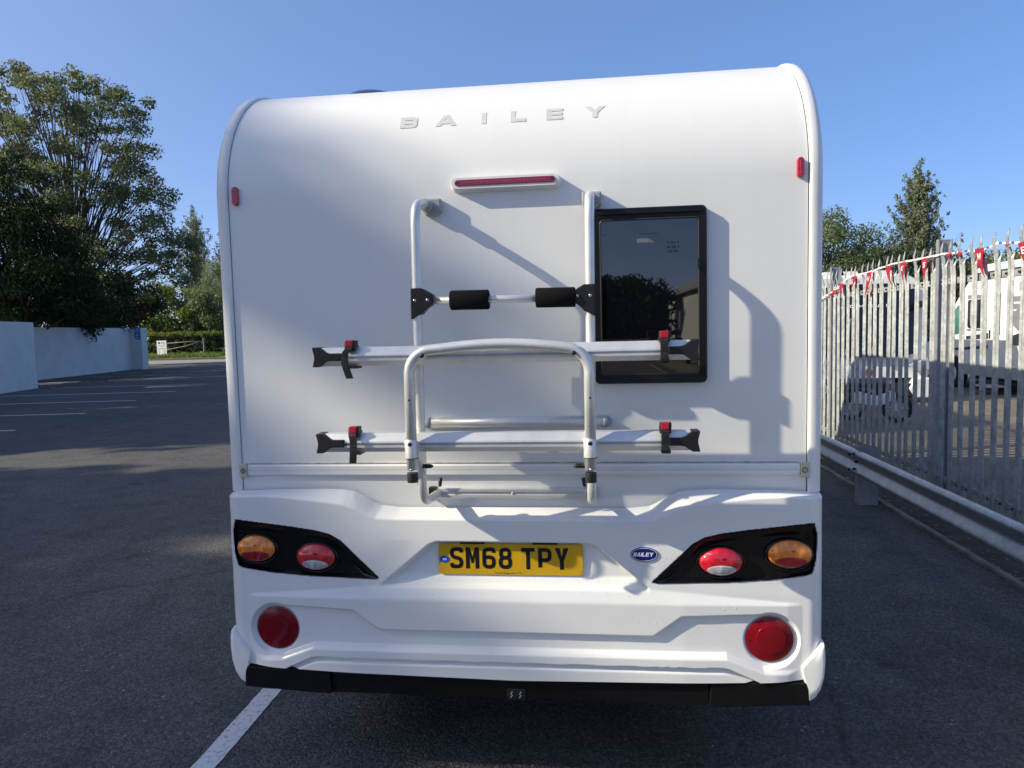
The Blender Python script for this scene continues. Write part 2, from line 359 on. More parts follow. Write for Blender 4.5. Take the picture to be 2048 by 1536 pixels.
def glyph(ch, W, H, t, r):
    """returns a list of (verts, faces) in metres"""
    a, b, c, d = t/2, W-t/2, t/2, H-t/2
    def q(x, y): return (a+(b-a)*x, c+(d-c)*y)
    poly = lambda P: (P, [tuple(range(len(P)))])
    rect = lambda x0, x1, y0, y1: poly([(x0, y0), (x1, y0), (x1, y1), (x0, y1)])
    if ch == 'S': return [strip(rnd2([q(1, .80), q(1, 1), q(0, 1), q(0, .55), q(1, .45), q(1, 0), q(0, 0), q(0, .20)], r), t)]
    if ch == '6': return [strip(rnd2([q(1, .80), q(1, 1), q(0, 1), q(0, 0), q(1, 0), q(1, .55), q(.02, .55)], r), t)]
    if ch == '8': return [strip(rnd2([q(.05, 1), q(.95, 1), q(.95, .53), q(.05, .53)], r, closed=True), t, True),
                          strip(rnd2([q(0, .53), q(1, .53), q(1, 0), q(0, 0)], r, closed=True), t, True)]
    if ch == 'P': return [strip([q(0, 0)]+rnd2([q(0, 1), q(1, 1), q(1, .42), q(0, .42)], r), t)]
    if ch == 'B': return [strip([(a, H*.5), q(0, 1)]+rnd2([q(.5, 1), q(1, 1), q(1, .5), q(0, .5)], r)[:-1]+[(t, c+(d-c)*.5)], t),
                          strip([(t, c+(d-c)*.5)]+rnd2([q(.5, .5), q(1, .5), q(1, 0), q(.5, 0)], r)+[q(0, 0), (a, H*.5)], t)]
    if ch == 'M': return [poly([(0, 0), (t, 0), (t, H*.62), (W/2-t*.30, H*.26), (W/2+t*.30, H*.26), (W-t, H*.62), (W-t, 0), (W, 0), (W, H), (W-t*1.1, H), (W/2, H*.52), (t*1.1, H), (0, H)])]
    if ch == 'Y':
        k = t*1.25
        return [poly([(W/2-t/2, 0), (W/2+t/2, 0), (W/2+t/2, H*.40), (W, H), (W-k, H), (W/2, H*.58), (k, H), (0, H), (W/2-t/2, H*.40)])]
    if ch == 'T': return [rect(W/2-t/2, W/2+t/2, 0, H-t), rect(0, W, H-t, H)]
    if ch == 'I': return [rect(W/2-t/2, W/2+t/2, 0, H)]
    if ch == 'L': return [rect(0, t, 0, H), rect(t, W, 0, t*.92)]
    if ch == 'E': return [rect(0, t, 0, H), rect(t, W, 0, t*.8), rect(t, W*.96, H/2-t*.4, H/2+t*.4), rect(t, W, H-t*.8, H)]
    if ch == 'H': return [rect(0, t, 0, H), rect(W-t, W, 0, H), rect(t, W-t, H/2-t/2, H/2+t/2)]
    if ch == 'N': return [rect(0, t, 0, H), rect(W-t, W, 0, H), poly([(t, H), (t, H-t*1.5), (W-t, 0), (W-t, t*1.5)])]
    if ch == 'C': return [strip(rnd2([q(1, .8), q(1, 1), q(0, 1), q(0, 0), q(1, 0), q(1, .2)], r), t)]
    if ch == 'O': return [strip(rnd2([q(0, 0), q(1, 0), q(1, 1), q(0, 1)], r, closed=True), t, True)]
    if ch == 'U': return [strip(rnd2([q(0, 1.07), q(0, 0), q(1, 0), q(1, 1.07)], r), t)]
    if ch == 'K': return [rect(0, t, 0, H), poly([(t, H*.36), (t, H*.62), (W-t, H), (W, H)]), poly([(t*1.2, H*.5), (t*2.0, H*.66), (W, 0), (W-t*1.1, 0)])]
    if ch == 'A':
        k = t*1.15; e = t*.42
        return [poly([(0, 0), (k, 0), (W/2, H-t*.9), (W/2, H), (W/2-k*.42, H)]), poly([(W, 0), (W/2+k*.42, H), (W/2, H), (W/2, H-t*.9), (W-k, 0)]),
                poly([(W*.24, H*.18), (W*.76, H*.18), (W*.66, H*.18+t*.8), (W*.34, H*.18+t*.8)])]
    return []
def letters(name, parts, mapf, mt, parent, step=0.00012, base=0.0006):
    """parts: [(char,u0,v0,W,H,t,r,shear)] -> one raised mesh per character"""
    for (ch, u0, v0, W, H, t, r, sh) in parts:
        V = []; Fc = []
        for i, (v, f) in enumerate(glyph(ch, W, H, t, r)):
            k = len(V); V += [mapf(u0+p[0]+sh*p[1], v0+p[1], base+step*i) for p in v]; Fc += [tuple(j+k for j in q) for q in f]
        o = mesh(name, V, Fc, mt, parent)
    return o
# ------------------------------------------------------------------ the white motorhome
WY, ZT, RT = 0.04, 2.70, 0.50                    # rear wall plane, roof height, radius of the roof turn
van = thing('motorhome', 'white coachbuilt motorhome seen from behind, yellow number plate, red round lamps', 'motorhome')

def rear_path(z0, n=28):
    p = [(WY, z0+(ZT-RT-z0)*k/10) for k in range(10)]
    p += [(WY+RT-RT*math.cos(a), ZT-RT+RT*math.sin(a)) for a in np.linspace(0, math.pi/2, n)]
    return p
def rear_wall():
    prof = rear_path(1.04) + [(0.9, ZT)]
    xs = np.linspace(-1.028, 1.028, 41); v = []; f = []
    for (y, z) in prof:
        for x in xs: v.append((x, y, z))
    n = len(xs)
    for j in range(len(prof)-1):
        for i in range(n-1): f.append((j*n+i, j*n+i+1, (j+1)*n+i+1, (j+1)*n+i))
    return mesh('rear_wall', v, f, M_WHITE, van, True)
rear_wall()
b = MB(); b.box(-1.03, 1.03, .902, 5.3, ZT-.05, ZT-.002); b.build('roof', M_WHITE, van)
# side walls follow the same turn, then run on to the overcab nose
for s in (-1, 1):
    out = [(WY+.07, .46)] + [(WY+RT-(RT-.07)*math.cos(a), ZT-RT+(RT-.07)*math.sin(a)) for a in np.linspace(0, math.pi/2, 14)]
    out += [(5.2, ZT-.07), (5.42, ZT-.16), (5.56, ZT-.42), (5.6, 1.95), (5.1, 1.80), (4.95, .46)]
    b = MB(); b.prism(out, s*1.072, s*1.04, 'x'); sw = b.build('side_wall', M_WHITE, van)
    b = MB(); b.box(s*1.0725-.004*(s < 0), s*1.0725+.004*(s > 0), 1.7, 2.7, 1.55, 2.1); b.build('side_window', M_GLOSSBLK, van)
b = MB(); b.prism([(5.3, ZT-.005), (5.5, ZT-.12), (5.6, ZT-.42), (5.62, 1.97), (5.4, 1.95), (5.25, ZT-.06)], -1.03, 1.03, 'x'); b.build('overcab_nose', M_WHITE, van, bevel=.02)
b = MB(); b.prism([(4.9, .45), (4.9, 1.93), (5.15, 1.95), (5.75, 1.28), (6.2, 1.12), (6.37, .9), (6.4, .45)], -.97, .97, 'x'); b.build('cab', M_WHITE, van, bevel=.05, seg=3)
b = MB(); b.prism([(5.26, 1.86), (5.76, 1.30), (5.772, 1.305), (5.272, 1.872)], -.82, .82, 'x'); b.build('windscreen', M_GLOSSBLK, van)
b = MB(); b.box(-.98, .98, .16, 6.0, .30, .455); b.build('chassis', M_UNDER, van)
b = MB(); b.box(-1.03, 1.03, .15, 4.5, .455, .47); b.build('floor_pan', M_UNDER, van)
for (x, y) in ((-.86, 1.35), (.86, 1.35), (-.86, 5.5), (.86, 5.5)):
    s = 1 if x > 0 else -1
    b = MB(); b.tube([(x-.1, y, .34), (x-.075, y, .34), (x+.075, y, .34), (x+.1, y, .34)], [.30, .34, .34, .30], 28); wh = b.build('wheel', M_RUBBER, van, auto=40)
    b = MB(); b.tube([(x+s*.06, y, .34), (x+s*.102, y, .34)], [.21, .19], 20); b.build('rim', M_ALU, wh, auto=40)
# dark roof light just showing over the roof edge
b = MB(); b.add(*[[( -.77+.27*math.cos(t)*math.cos(g), 1.05+.26*math.sin(t)*math.cos(g), ZT-.01+.211*math.sin(g)) for g in (0, .35, .7, 1.1, 1.5) for t in np.linspace(0, 2*math.pi, 20, endpoint=False)],
    [(j*20+k, j*20+(k+1) % 20, (j+1)*20+(k+1) % 20, (j+1)*20+k) for j in range(4) for k in range(20)]]); 
rl = b.build('roof_light', M_GLOSSBLK, van, True)

# rounded extrusion over each body corner, standing proud of the wall
def corner_trim(s):
    cs = [(0.0, -.012), (0.0, .006), (.003, .009), (.012, .0105), (.026, .009), (.038, .004), (.0455, -.006), (.0485, -.018), (.0485, -.036), (.0455, -.037), (.0455, -.039), (.0485, -.040), (.0485, -.075), (.044, -.085)]
    path = rear_path(1.118); v = []; f = []; pth = [(y, z) for y, z in path] + [(2.0, ZT), (5.15, ZT)]
    for i, (y, z) in enumerate(pth):
        if i < 10: ny, nz = -1, 0
        elif i < len(path): a = (i-10)/(len(path)-11)*math.pi/2; ny, nz = -math.cos(a), math.sin(a)
        else: ny, nz = 0, 1
        for (u, w_) in cs: v.append((s*(1.0315+u), y+ny*w_, z+nz*w_))
    n = len(cs)
    for j in range(len(pth)-1):
        for i in range(n-1):
            q = (j*n+i, j*n+i+1, (j+1)*n+i+1, (j+1)*n+i); f.append(q if s < 0 else q[::-1])
    f.append(tuple(range(n)))
    me = bpy.data.meshes.new('corner_trim'); me.from_pydata(v, [], f); me.update()
    me.polygons.foreach_set('use_smooth', [True]*len(me.polygons))
    o = fin('corner_trim', me, M_TRIM, van); me.set_sharp_from_angle(angle=math.radians(50)); return o
for s in (-1, 1):
    corner_trim(s)

# ---- moulded lower panel: a relief over the wall
def sstep(x, a, b):
    t = np.clip((x-a)/(b-a), 0, 1); return t*t*(3-2*t)
def rmp(x, a, b, r=.22):
    """straight ramp with small rounded ends (a moulded crease)"""
    t = np.clip((x-a)/(b-a), -r, 1+r); q = lambda u: np.where(u < -r, 0, np.where(u < r, (u+r)**2/(4*r), u))
    return q(t)-q(t-1)
def sdf_poly(px, pz, poly):
    d = np.full(px.shape, 1e9); ins = np.zeros(px.shape, bool); n = len(poly)
    for i in range(n):
        ax, az = poly[i]; bx, bz = poly[(i+1) % n]; ex, ez = bx-ax, bz-az
        t = np.clip(((px-ax)*ex+(pz-az)*ez)/(ex*ex+ez*ez), 0, 1)
        d = np.minimum(d, np.hypot(px-ax-t*ex, pz-az-t*ez))
        c = (az > pz) != (bz > pz)
        with np.errstate(divide='ignore', invalid='ignore'): xi = (bx-ax)*(pz-az)/(bz-az if bz != az else 1e-12)+ax
        ins ^= c & (px < xi)
    return np.where(ins, -d, d)
ZTOP = ([0, .42, .49, .515, .545, .59, .63, .70, .9, 1.08], [1.058, 1.058, 1.066, 1.078, 1.096, 1.118, 1.125, 1.127, 1.125, 1.118])
ZCRE = ([0, .43, .50, .525, .575, .62, .68, .85, .98, 1.08], [1.026, 1.026, 1.030, 1.040, 1.066, 1.081, 1.090, 1.108, 1.113, 1.108])
ZBOT = ([0, .70, .80, 1.0, 1.08], [.447, .459, .462, .472, .50])
LAMP_C = (.893, .610)
POD = [(1.036, 1.019), (.93, 1.006), (.82, .993), (.73, .980), (.675, .966), (.635, .944), (.497, .809), (.508, .806), (.75, .8145), (.90, .826), (1.01, .842), (1.030, .850), (1.043, .90), (1.047, .98)]
INN = [(1.036, .985), (.93, .976), (.82, .965), (.735, .952), (.69, .940), (.655, .921), (.556, .822), (.560, .818), (.75, .8225), (.90, .833), (1.01, .848), (1.026, .854), (1.038, .90), (1.041, .965)]
def panel_h(X, Z, seat=True):
    ax = np.abs(X)
    zt = np.interp(ax, *ZTOP); zc = np.interp(ax, *ZCRE)
    h = .003 + .055*rmp(zt-Z, 0.001, np.maximum(zt-zc, .012), .16) + .010*np.clip((1.02-Z)/.25, 0, 1)
    wing = np.interp(Z, [.84, .95, 1.06], [.52, .44, .56])
    h += .005*sstep(ax-wing, -.10, .05)*sstep(Z, .80, .93)
    # number-plate recess
    d = sdf_poly(ax, Z, [(-.1, .942), (.275, .942), (.302, .932), (.478, .786), (.478, .780), (-.1, .780)])
    dep = rmp(-d, -.003, .008, .3)
    h -= .034*dep*(1-.55*rmp(.815-Z, 0, .034, .15))
    # bevel under the plate
    zu = np.interp(ax, [0, .49, .93, 1.2], [.782, .782, .746, .74]); amp = np.interp(ax, [0, .6, .95, 1.0], [1, 1, .35, 0])
    h += .017*amp*rmp(zu-Z, 0, np.maximum(zu-.735, .006), .14)
    # stepped-in band with a dished seat round each lamp
    d1 = sdf_poly(ax, Z, [(-.1, .621), (.494, .621), (.592, .693), (.893, .704), (.893, .510), (.870, .508), (.745, .556), (-.1, .556)])
    d2 = np.hypot(ax-LAMP_C[0], Z-LAMP_C[1])-.0985
    h -= .016*rmp(-np.minimum(d1, d2), -.001, .0045, .3)
    h -= .006*sstep(-(np.hypot(ax-LAMP_C[0], Z-LAMP_C[1])-.0885), 0, .004)
    # rolled lips along the bottom
    zr = np.interp(ax, [0, .745, .87, .95, 1.0], [.556, .556, .508, .505, .52])
    h += .011*rmp(zr-Z, -.001, .012, .2)*sstep(1.0-ax, 0, .1)
    zg = np.interp(ax, [0, .735, .755, .86, 1.2], [.515, .515, .510, .462, .30])
    h -= .020*rmp(zg-Z, 0, .004, .3)
    h += .014*rmp(zg-.010-Z, 0, .014, .2)
    # seat for the tail-lamp pod
    if seat: h -= .034*sstep(-sdf_poly(ax, Z, POD), -.004, .001)
    # rounded ends
    r = .06; q = np.clip(ax-(1.0785-r), 0, r); h -= r-np.sqrt(np.maximum(r*r-q*q, 0))
    return h
def lower_panel():
    nx, nz = 620, 230
    xs = np.concatenate([np.linspace(-1.0785, -1.02, 14)[:-1], np.linspace(-1.02, 1.02, nx), np.linspace(1.02, 1.0785, 14)[1:]]); n = len(xs)
    t = np.linspace(0, 1, nz)[:, None]
    X = np.broadcast_to(xs, (nz, n)); ax = np.abs(xs)
    zb = np.interp(ax, *ZBOT); ztp = np.interp(ax, *ZTOP); Z = zb+t*(ztp-zb)
    Y = WY-panel_h(X, Z)
    V = np.stack([X, Y, Z], -1).reshape(-1, 3)
    # flanges: bottom lip rolled inwards, ends carried back along the sides
    idx = np.arange(nz*n).reshape(nz, n)
    fs = np.stack([idx[:-1, :-1], idx[:-1, 1:], idx[1:, 1:], idx[1:, :-1]], -1).reshape(-1, 4)
    k = len(V)
    lip = np.stack([xs, Y[0]+.05, Z[0]+.012], -1)
    sl = np.stack([np.full(nz, -1.0785), np.full(nz, .62), Z[:, 0]], -1); sr = np.stack([np.full(nz, 1.0785), np.full(nz, .62), Z[:, -1]], -1)
    V = np.concatenate([V, lip, sl, sr]); kl = k+n; kr = kl+nz
    a = np.arange(n-1); f2 = np.stack([k+a, k+a+1, idx[0, 1:], idx[0, :-1]], -1)
    c = np.arange(nz-1); f3 = np.stack([kl+c, idx[:-1, 0], idx[1:, 0], kl+c+1], -1); f4 = np.stack([idx[:-1, -1], kr+c, kr+c+1, idx[1:, -1]], -1)
    FF = np.concatenate([fs, f2, f3, f4]).astype(np.int32)
    me = bpy.data.meshes.new('lower_panel'); me.vertices.add(len(V)); me.vertices.foreach_set('co', V.astype(np.float32).ravel())
    me.loops.add(FF.size); me.loops.foreach_set('vertex_index', FF.ravel())
    me.polygons.add(len(FF)); me.polygons.foreach_set('loop_start', np.arange(0, FF.size, 4, dtype=np.int32)); 
    me.update(calc_edges=True); me.validate()
    me.polygons.foreach_set('use_smooth', [True]*len(me.polygons))
    o = fin('lower_panel', me, M_GRP, van); me.set_sharp_from_angle(angle=math.radians(60)); return o
panel = lower_panel()
def panel_y(x, z, seat=True): return WY-float(panel_h(np.array([x]), np.array([z]), seat)[0])

# ---- belt rail with its end clips
b = MB()
b.prism([(WY-.001, 1.221), (WY-.010, 1.2165), (WY-.013, 1.213), (WY-.013, 1.199), (WY-.0105, 1.198), (WY-.0105, 1.1965), (WY-.013, 1.1955), (WY-.013, 1.181), (WY-.0105, 1.1795), (WY-.001, 1.1785)], -1.004, 1.004, 'x')
b.build('belt_rail', M_TRIM, van)
b = MB(); b.box(-1.0, 1.0, WY-.0065, WY+.01, 1.2212, 1.2245); b.build('sealant_bead', pmat('old_sealant', (.45, .45, .43), .8, var=.35, vscale=30, bump=.5, bscale=60), van)
for s in (-1, 1):
    b = MB(); b.box(s*1.019-.0135, s*1.019+.0135, WY-.019, WY+.005, 1.171, 1.224); c_ = b.build('end_clip', M_CREAM, van, bevel=.004)
    b = MB(); b.disc((s*1.019, WY-.0185, 1.197), .0085, .0085, .002); b.build('screw', M_STEELSCREW, c_)
    b = MB(); b.disc((s*1.019, WY-.0183, 1.197), .0102, .0102, .001); b.build('screw_seat', M_BLACK, c_)

# ---- high brake lamp
lx = .002
b = MB()
ring0 = [(lx+sx_*.168+.027*math.cos(a), 2.2165+.027*math.sin(a)) for sx_, a0 in ((1, -90), (-1, 90)) for a in [math.radians(a0+k*15) for k in range(13)]]
ring1 = [(lx+sx_*.168+.020*math.cos(a), 2.219+.019*math.sin(a)) for sx_, a0 in ((1, -90), (-1, 90)) for a in [math.radians(a0+k*15) for k in range(13)]]
n = len(ring0)
b.add([(x, WY+.002, z) for x, z in ring0]+[(x, WY-.034, z) for x, z in ring1], [(i, (i+1) % n, n+(i+1) % n, n+i) for i in range(n)]+[tuple(range(n, 2*n))])
hb = b.build('brake_lamp', M_TRIM, van, auto=40)
b = MB(); b.prism([(lx+sx_*.166+.0105*math.cos(a), 2.2195+.0105*math.sin(a)) for sx_, a0 in ((1, -90), (-1, 90)) for a in [math.radians(a0+k*18) for k in range(11)]], WY-.033, WY-.0375)
b.build('red_lens', pmat('dark_red_lens', (.22, .004, .022), .2, coat=1, var=.15, vscale=50), hb, bevel=.0015)
b = MB()
for k in range(28):
    b.dome((lx-.145+k*.0107, WY-.0374, 2.2195), .0026, .0026, .0012, 8, 2)
b.build('led_row', pmat('red_led', (.42, .03, .06), .25), hb, True, kind='stuff')
for s in (-1, 1): b = MB(); b.disc((lx+s*.166, WY-.0374, 2.2195), .0045, .0045, .0006, 12); b.build('screw_hole', M_BLACK, hb)

# ---- side marker lamps
for s, xm, zm in ((-1, -.9985, 2.2165), (1, 1.0005, 2.2235)):
    b = MB(); b.prism([(xm+.0115*math.cos(a), zm+sz*.0225+.0115*math.sin(a)) for sz, a0 in ((1, 0), (-1, 180)) for a in [math.radians(a0+k*18) for k in range(11)]], WY+.002, WY-.014)
    mk = b.build('marker_lamp', pmat('red_marker', (.40, .006, .03), .22, coat=.8, var=.2, vscale=90), van, bevel=.003)
    b = MB()
    for k in range(5): b.dome((xm, WY-.0141, zm-.018+k*.009), .0034, .0034, .0016, 8, 2)
    b.build('led_row', pmat('red_led', (.42, .03, .06), .25), mk, True)

# ---- silver lettering on the turn of the roof
A0 = math.radians(29.4)
def arcmap(u, v, w_):
    a = A0+v/RT; r = RT+w_+.0008
    return (u, WY+RT-r*math.cos(a), ZT-RT+r*math.sin(a))
LH = .0555
letters('roof_letter', [('B', -.390, 0, .064, LH, .0165, .016, 0), ('A', -.258, 0, .077, LH, .0175, .01, 0), ('I', -.105, 0, .050, LH, .0175, .01, 0), ('L', .018, 0, .055, LH, .0165, .01, 0),
                          ('E', .146, 0, .059, LH, .0165, .01, 0), ('Y', .283, 0, .073, LH, .0175, .01, 0)], arcmap, M_SILVERFILM, van)

# ---- rear window
b = MB()
fo = round_rect(.306, .691, 1.505, 2.112, .018); fi = round_rect(.330, .664, 1.537, 2.072, .012); n = len(fo)
b.add([(x, WY+.001, z) for x, z in fo]+[(x, WY-.020, z) for x, z in fo]+[(x+(.4985-x)*.018, WY-.0245, z+(1.8085-z)*.012) for x, z in fo]+[(x, WY-.0225, z) for x, z in fi]+[(x, WY-.017, z) for x, z in fi],
      [(j*n+i, j*n+(i+1) % n, (j+1)*n+(i+1) % n, (j+1)*n+i) for j in range(4) for i in range(n)])
win = b.build('rear_window', M_FRAME, van, auto=30)
b = MB(); b.box(.328, .668, WY-.030, WY-.021, 2.088, 2.103); b.build('top_hinge', M_FRAME, win, bevel=.003)
gm, gnt, gb = new_mat('smoked_acrylic'); gb.inputs['Base Color'].default_value = (.004, .005, .007, 1); gb.inputs['Roughness'].default_value = .015; gb.inputs['IOR'].default_value = 1.9
gtc = gnt.nodes.new('ShaderNodeTexCoord'); gn = N(gnt, 'ShaderNodeTexNoise'); gn.inputs['Scale'].default_value = 3.5; gn.inputs['Detail'].default_value = 0; gnt.links.new(gtc.outputs['Object'], gn.inputs['Vector'])
gbp = gnt.nodes.new('ShaderNodeBump'); gbp.inputs['Strength'].default_value = .02; gbp.inputs['Distance'].default_value = .05; gnt.links.new(gn.outputs[0], gbp.inputs['Height']); gnt.links.new(gbp.outputs[0], gb.inputs['Normal'])
b = MB(); b.prism(fi, WY-.0125, WY-.0185); b.build('glass_pane', gm, win)
b = MB(); b.tube([(x, WY-.021, z) for x, z in fi]+[(fi[0][0], WY-.021, fi[0][1])], .0032, 6, False); b.build('bevel_glint', pmat('glint_brown', (.035, .032, .026), .35), win, True)  # added ring; its lighter brown stands in for thin highlights on the frame bevel
b = MB(); b.box(.455, .513, WY-.0191, WY-.0186, 1.992, 2.006); b.build('sticker', pmat('pale_sticker', (.16, .17, .19), .4, var=.1, vscale=50), win)
b = MB()
for (x0, x1, z0, z1) in ((.336, .658, 2.021, 2.0235), ): b.box(x0, x1, WY-.0190, WY-.0186, z0, z1)
b.build('blind_edge', pmat('blind_edge', (.06, .065, .075), .4), win)
b = MB()
for k in range(9):
    for j in range(3):
        if (k*7+j*3) % 4: b.box(.556+k*.0048, .5585+k*.0048, WY-.0190, WY-.0186, 1.955+j*.015, 1.963+j*.015)
b.build('etched_mark', pmat('etched_mark', (.012, .013, .016), .5), win)

# ---- number plate
pl = MB(); pl.prism(round_rect(-.2725, .2515, .8185, .9315, .009), .0045, .0005); plate = pl.build('number_plate', M_PLATE, van)
def platemap(u, v, w_): return (-.2725+u, .0005-w_, .8185+v)
pz = .0215; Wc, Hc, tc_ = .049, .079, .0142
letters('registration_letter', [(c, u, pz, Wc, Hc, tc_, .015, 0) for c, u in zip('SM68TPY', (.0415, .1000, .1605, .2205, .3030, .3640, .4245))], platemap, M_PLATEBLK, plate)
b = MB(); b.disc((-.2725+.0215, .0003, .8185+.0555), .0182, .0132, .0008); eb = b.build('blue_oval', M_EUBLUE, plate)
letters('oval_letter', [('E', .0152, .0518, .0055, .0075, .0018, .002, 0), ('U', .0222, .0518, .0058, .0075, .0018, .002, 0)], lambda u, v, w_: platemap(u, v, w_+.0008), M_LETTERW, plate)
def tiny_text(txt, x, z, size, mt, parent, y, name):
    cu = bpy.data.curves.new(name, 'FONT'); cu.body = txt; cu.size = size; cu.align_x = 'CENTER'
    o = bpy.data.objects.new(name, cu); me = bpy.data.meshes.new_from_object(o); bpy.data.objects.remove(o)
    vs = np.zeros(len(me.vertices)*3); me.vertices.foreach_get('co', vs); vs = vs.reshape(-1, 3)
    out = np.stack([vs[:, 0]+x, np.full(len(vs), y), vs[:, 1]+z], -1); me.vertices.foreach_set('co', out.ravel()); me.update()
    return fin(name, me, mt, parent)
tiny_text('Pearman Briggs Leisure LTD', -.018, .8225, .0085, M_PLATEBLK, plate, -.0002, 'small_print')
for x0 in (-.190, .073): b = MB(); b.box(x0, x0+.088, -.012, .01, .9345, .9395); b.build('plate_lamp', M_BLACK, van)

# ---- blue oval badge
bx, bz = .466, .909; by = panel_y(bx, bz)
b = MB(); b.dome((bx, by+.003, bz), .056, .0335, .0065, 40, 6); b.build('badge_plinth', M_GRP, van, True)
b = MB(); b.disc((bx, by-.0022, bz), .0478, .0262, .0030, 40); badge = b.build('badge', M_BLUE, van, bevel=.001)
b = MB(); P = [(bx+.0448*math.cos(2*math.pi*k/40), by-.0056, bz+.0232*math.sin(2*math.pi*k/40)) for k in range(40)]; Q = [(bx+.0432*math.cos(2*math.pi*k/40), by-.0056, bz+.0217*math.sin(2*math.pi*k/40)) for k in range(40)]
b.add(P+Q, [(i, (i+1) % 40, 40+(i+1) % 40, 40+i) for i in range(40)]); b.build('badge_ring', M_LETTERW, badge)
letters('badge_letter', [(c, -.0385+u, -.0065, wd, .0138, .0036, .0035, .22) for c, u, wd in zip('BAILEY', (0, .0125, .0245, .0300, .0425, .0555), (.0115, .0125, .0062, .0105, .0110, .0130))],
        lambda u, v, w_: (bx+u, by-.0054-w_, bz+v), M_LETTERW, badge)

# ---- tail-lamp pods
M_ROUND = pmat('round_red_lens', (.19, .0015, .008), .2, coat=.2, var=.12, vscale=14, bump=.02, bscale=60)
M_LENSAMB = mat_lens('lens_amber', (.80, .235, .012), (.80, .235, .012), 0, 0, 190)
M_LENSRED = mat_lens('lens_red', (.55, .006, .022), (.55, .006, .022), 0, 0, 190)
M_LENSRED2 = mat_lens('lens_red_insert', (.36, .003, .012), (.36, .003, .012), 0, 0, 150)
M_LENSCLR = mat_lens('lens_clear_insert', (.47, .49, .51), (.47, .49, .51), 0, 0, 120)
def insert(name, mt, pod, loc, zc, ax_, az_):
    """a second lens moulded into the dome: an elliptic patch lying just over its surface"""
    v = []; f = []; n = 36; R_ = 7
    for j in range(R_+1):
        for k in range(n):
            t = 2*math.pi*k/n; x = ax_*j/R_*math.cos(t); z = zc+az_*j/R_*math.sin(t)
            e = max(0.02, 1-(x/.0735)**2-(z/.0495)**2); v.append((x, -(.026*math.sqrt(e))-(.0012 if j < R_ else -.001), z))
    f = [(j*n+k, j*n+(k+1) % n, (j+1)*n+(k+1) % n, (j+1)*n+k) for j in range(R_) for k in range(n)]
    return mesh(name, v, f, mt, pod, True, loc)
def yend(x): # the pod wraps with the panel's rounded end
    q = max(0.0, min(.06, x-(1.0785-.06))); return .06-math.sqrt(max(0, .0036-q*q))
for s in (-1, 1):
    n = len(POD); b = MB()
    rings = [[(s*x, panel_y(x, z, False)+.026, z) for x, z in POD], [(s*x, panel_y(x, z, False)-.003, z) for x, z in POD], [(s*x, panel_y(x, z, False)+.013, z) for x, z in INN]]
    v = sum(rings, []); f = [(j*n+i, j*n+(i+1) % n, (j+1)*n+(i+1) % n, (j+1)*n+i) for j in range(2) for i in range(n)]+[tuple(range(2*n, 3*n))]
    pod = b.add(v, f).build('tail_lamp', M_GLOSSBLK, van, auto=25)
    for (x, z, mt, nm, ydp) in ((.957, .915, M_LENSAMB, 'amber_lens', panel_y(.957, .915, False)+.012), (.7275, .8855, M_LENSRED, 'red_clear_lens', panel_y(.7275, .8855, False)+.012)):
        b = MB(); b.tube([(s*x+.078*math.cos(t), ydp-.004, z-.006+.0535*math.sin(t)) for t in np.linspace(0, 2*math.pi, 41)], .0055, 8, False); b.build('lens_surround', M_GLOSSBLK, pod, True)
        b = MB(); b.disc((s*x, ydp+.002, z), .0745, .0505, .016, 40); b.build('lamp_base', M_BLACK, pod)
        b = MB(); b.dome((0, 0, 0), .0735, .0495, .026, 40, 10); b.build(nm, mt, pod, True, loc=(s*x, ydp-.012, z))
        L0 = (s*x, ydp-.012, z)
        if 'amber' in nm: insert('red_insert', M_LENSRED2, pod, L0, -.0235, .0585, .0235)
        else: insert('clear_insert', M_LENSCLR, pod, L0, -.0245, .0525, .0205)
        b = MB(); b.dome((s*x+.012, ydp-.012-.0243, z-.015), .0055, .0045, .001, 12, 3); b.build('bulb', M_GREYPL if 'clear' in nm else M_ROUND, pod, True)
        b = MB(); b.dome((s*x+.006, ydp-.012-.0245, z+.017), .006, .005, .001, 12, 3); b.build('bulb', M_ROUND if 'clear' in nm else pmat('amber_bulb', (.45, .12, .01), .3), pod, True)
        for q in (-1, 1): b = MB(); b.disc((s*x+q*.0655, ydp-.020, z-.004), .0028, .0028, .003, 10); b.build('lens_screw', M_BLACK, pod)
    for (x, z) in ((1.022, .968), (1.012, .862), (.585, .832)):
        b = MB(); b.tube([(s*x+.0085*math.cos(t), panel_y(x, z, False)+.012, z+.0085*math.sin(t)) for t in np.linspace(0, 2*math.pi, 17)], .0018, 6, False); b.build('screw_boss', M_GLOSSBLK, pod, True)

# ---- round lamps low on each side
for s in (-1, 1):
    x, z = s*.8925, .6095; y = panel_y(abs(x), z)
    b = MB(); b.tube([(x, y+.004, z), (x, y-.006, z), (x, y-.008, z)], [.0805, .0805, .077], 48); rd = b.build('round_lamp', M_ROUND, van, auto=30)
    b = MB(); b.tube([(x+s*.004, y-.0075, z), (x+s*.004, y-.0125, z), (x+s*.004, y-.0135, z)], [.0515, .0505, .046], 40); b.build('lens_centre', M_ROUND, rd, auto=30)
    b = MB(); b.tube([(x, y+.006, z), (x, y-.003, z)], .0835, 48); b.build('lamp_seal', M_GREYPL, rd, auto=30)
    for q in (-1, 1): b = MB(); b.tube([(x+q*.066, y-.0079, z-.004), (x+q*.066, y-.0088, z-.004)], .0035, 10); b.build('lens_screw', M_BLACK, rd)

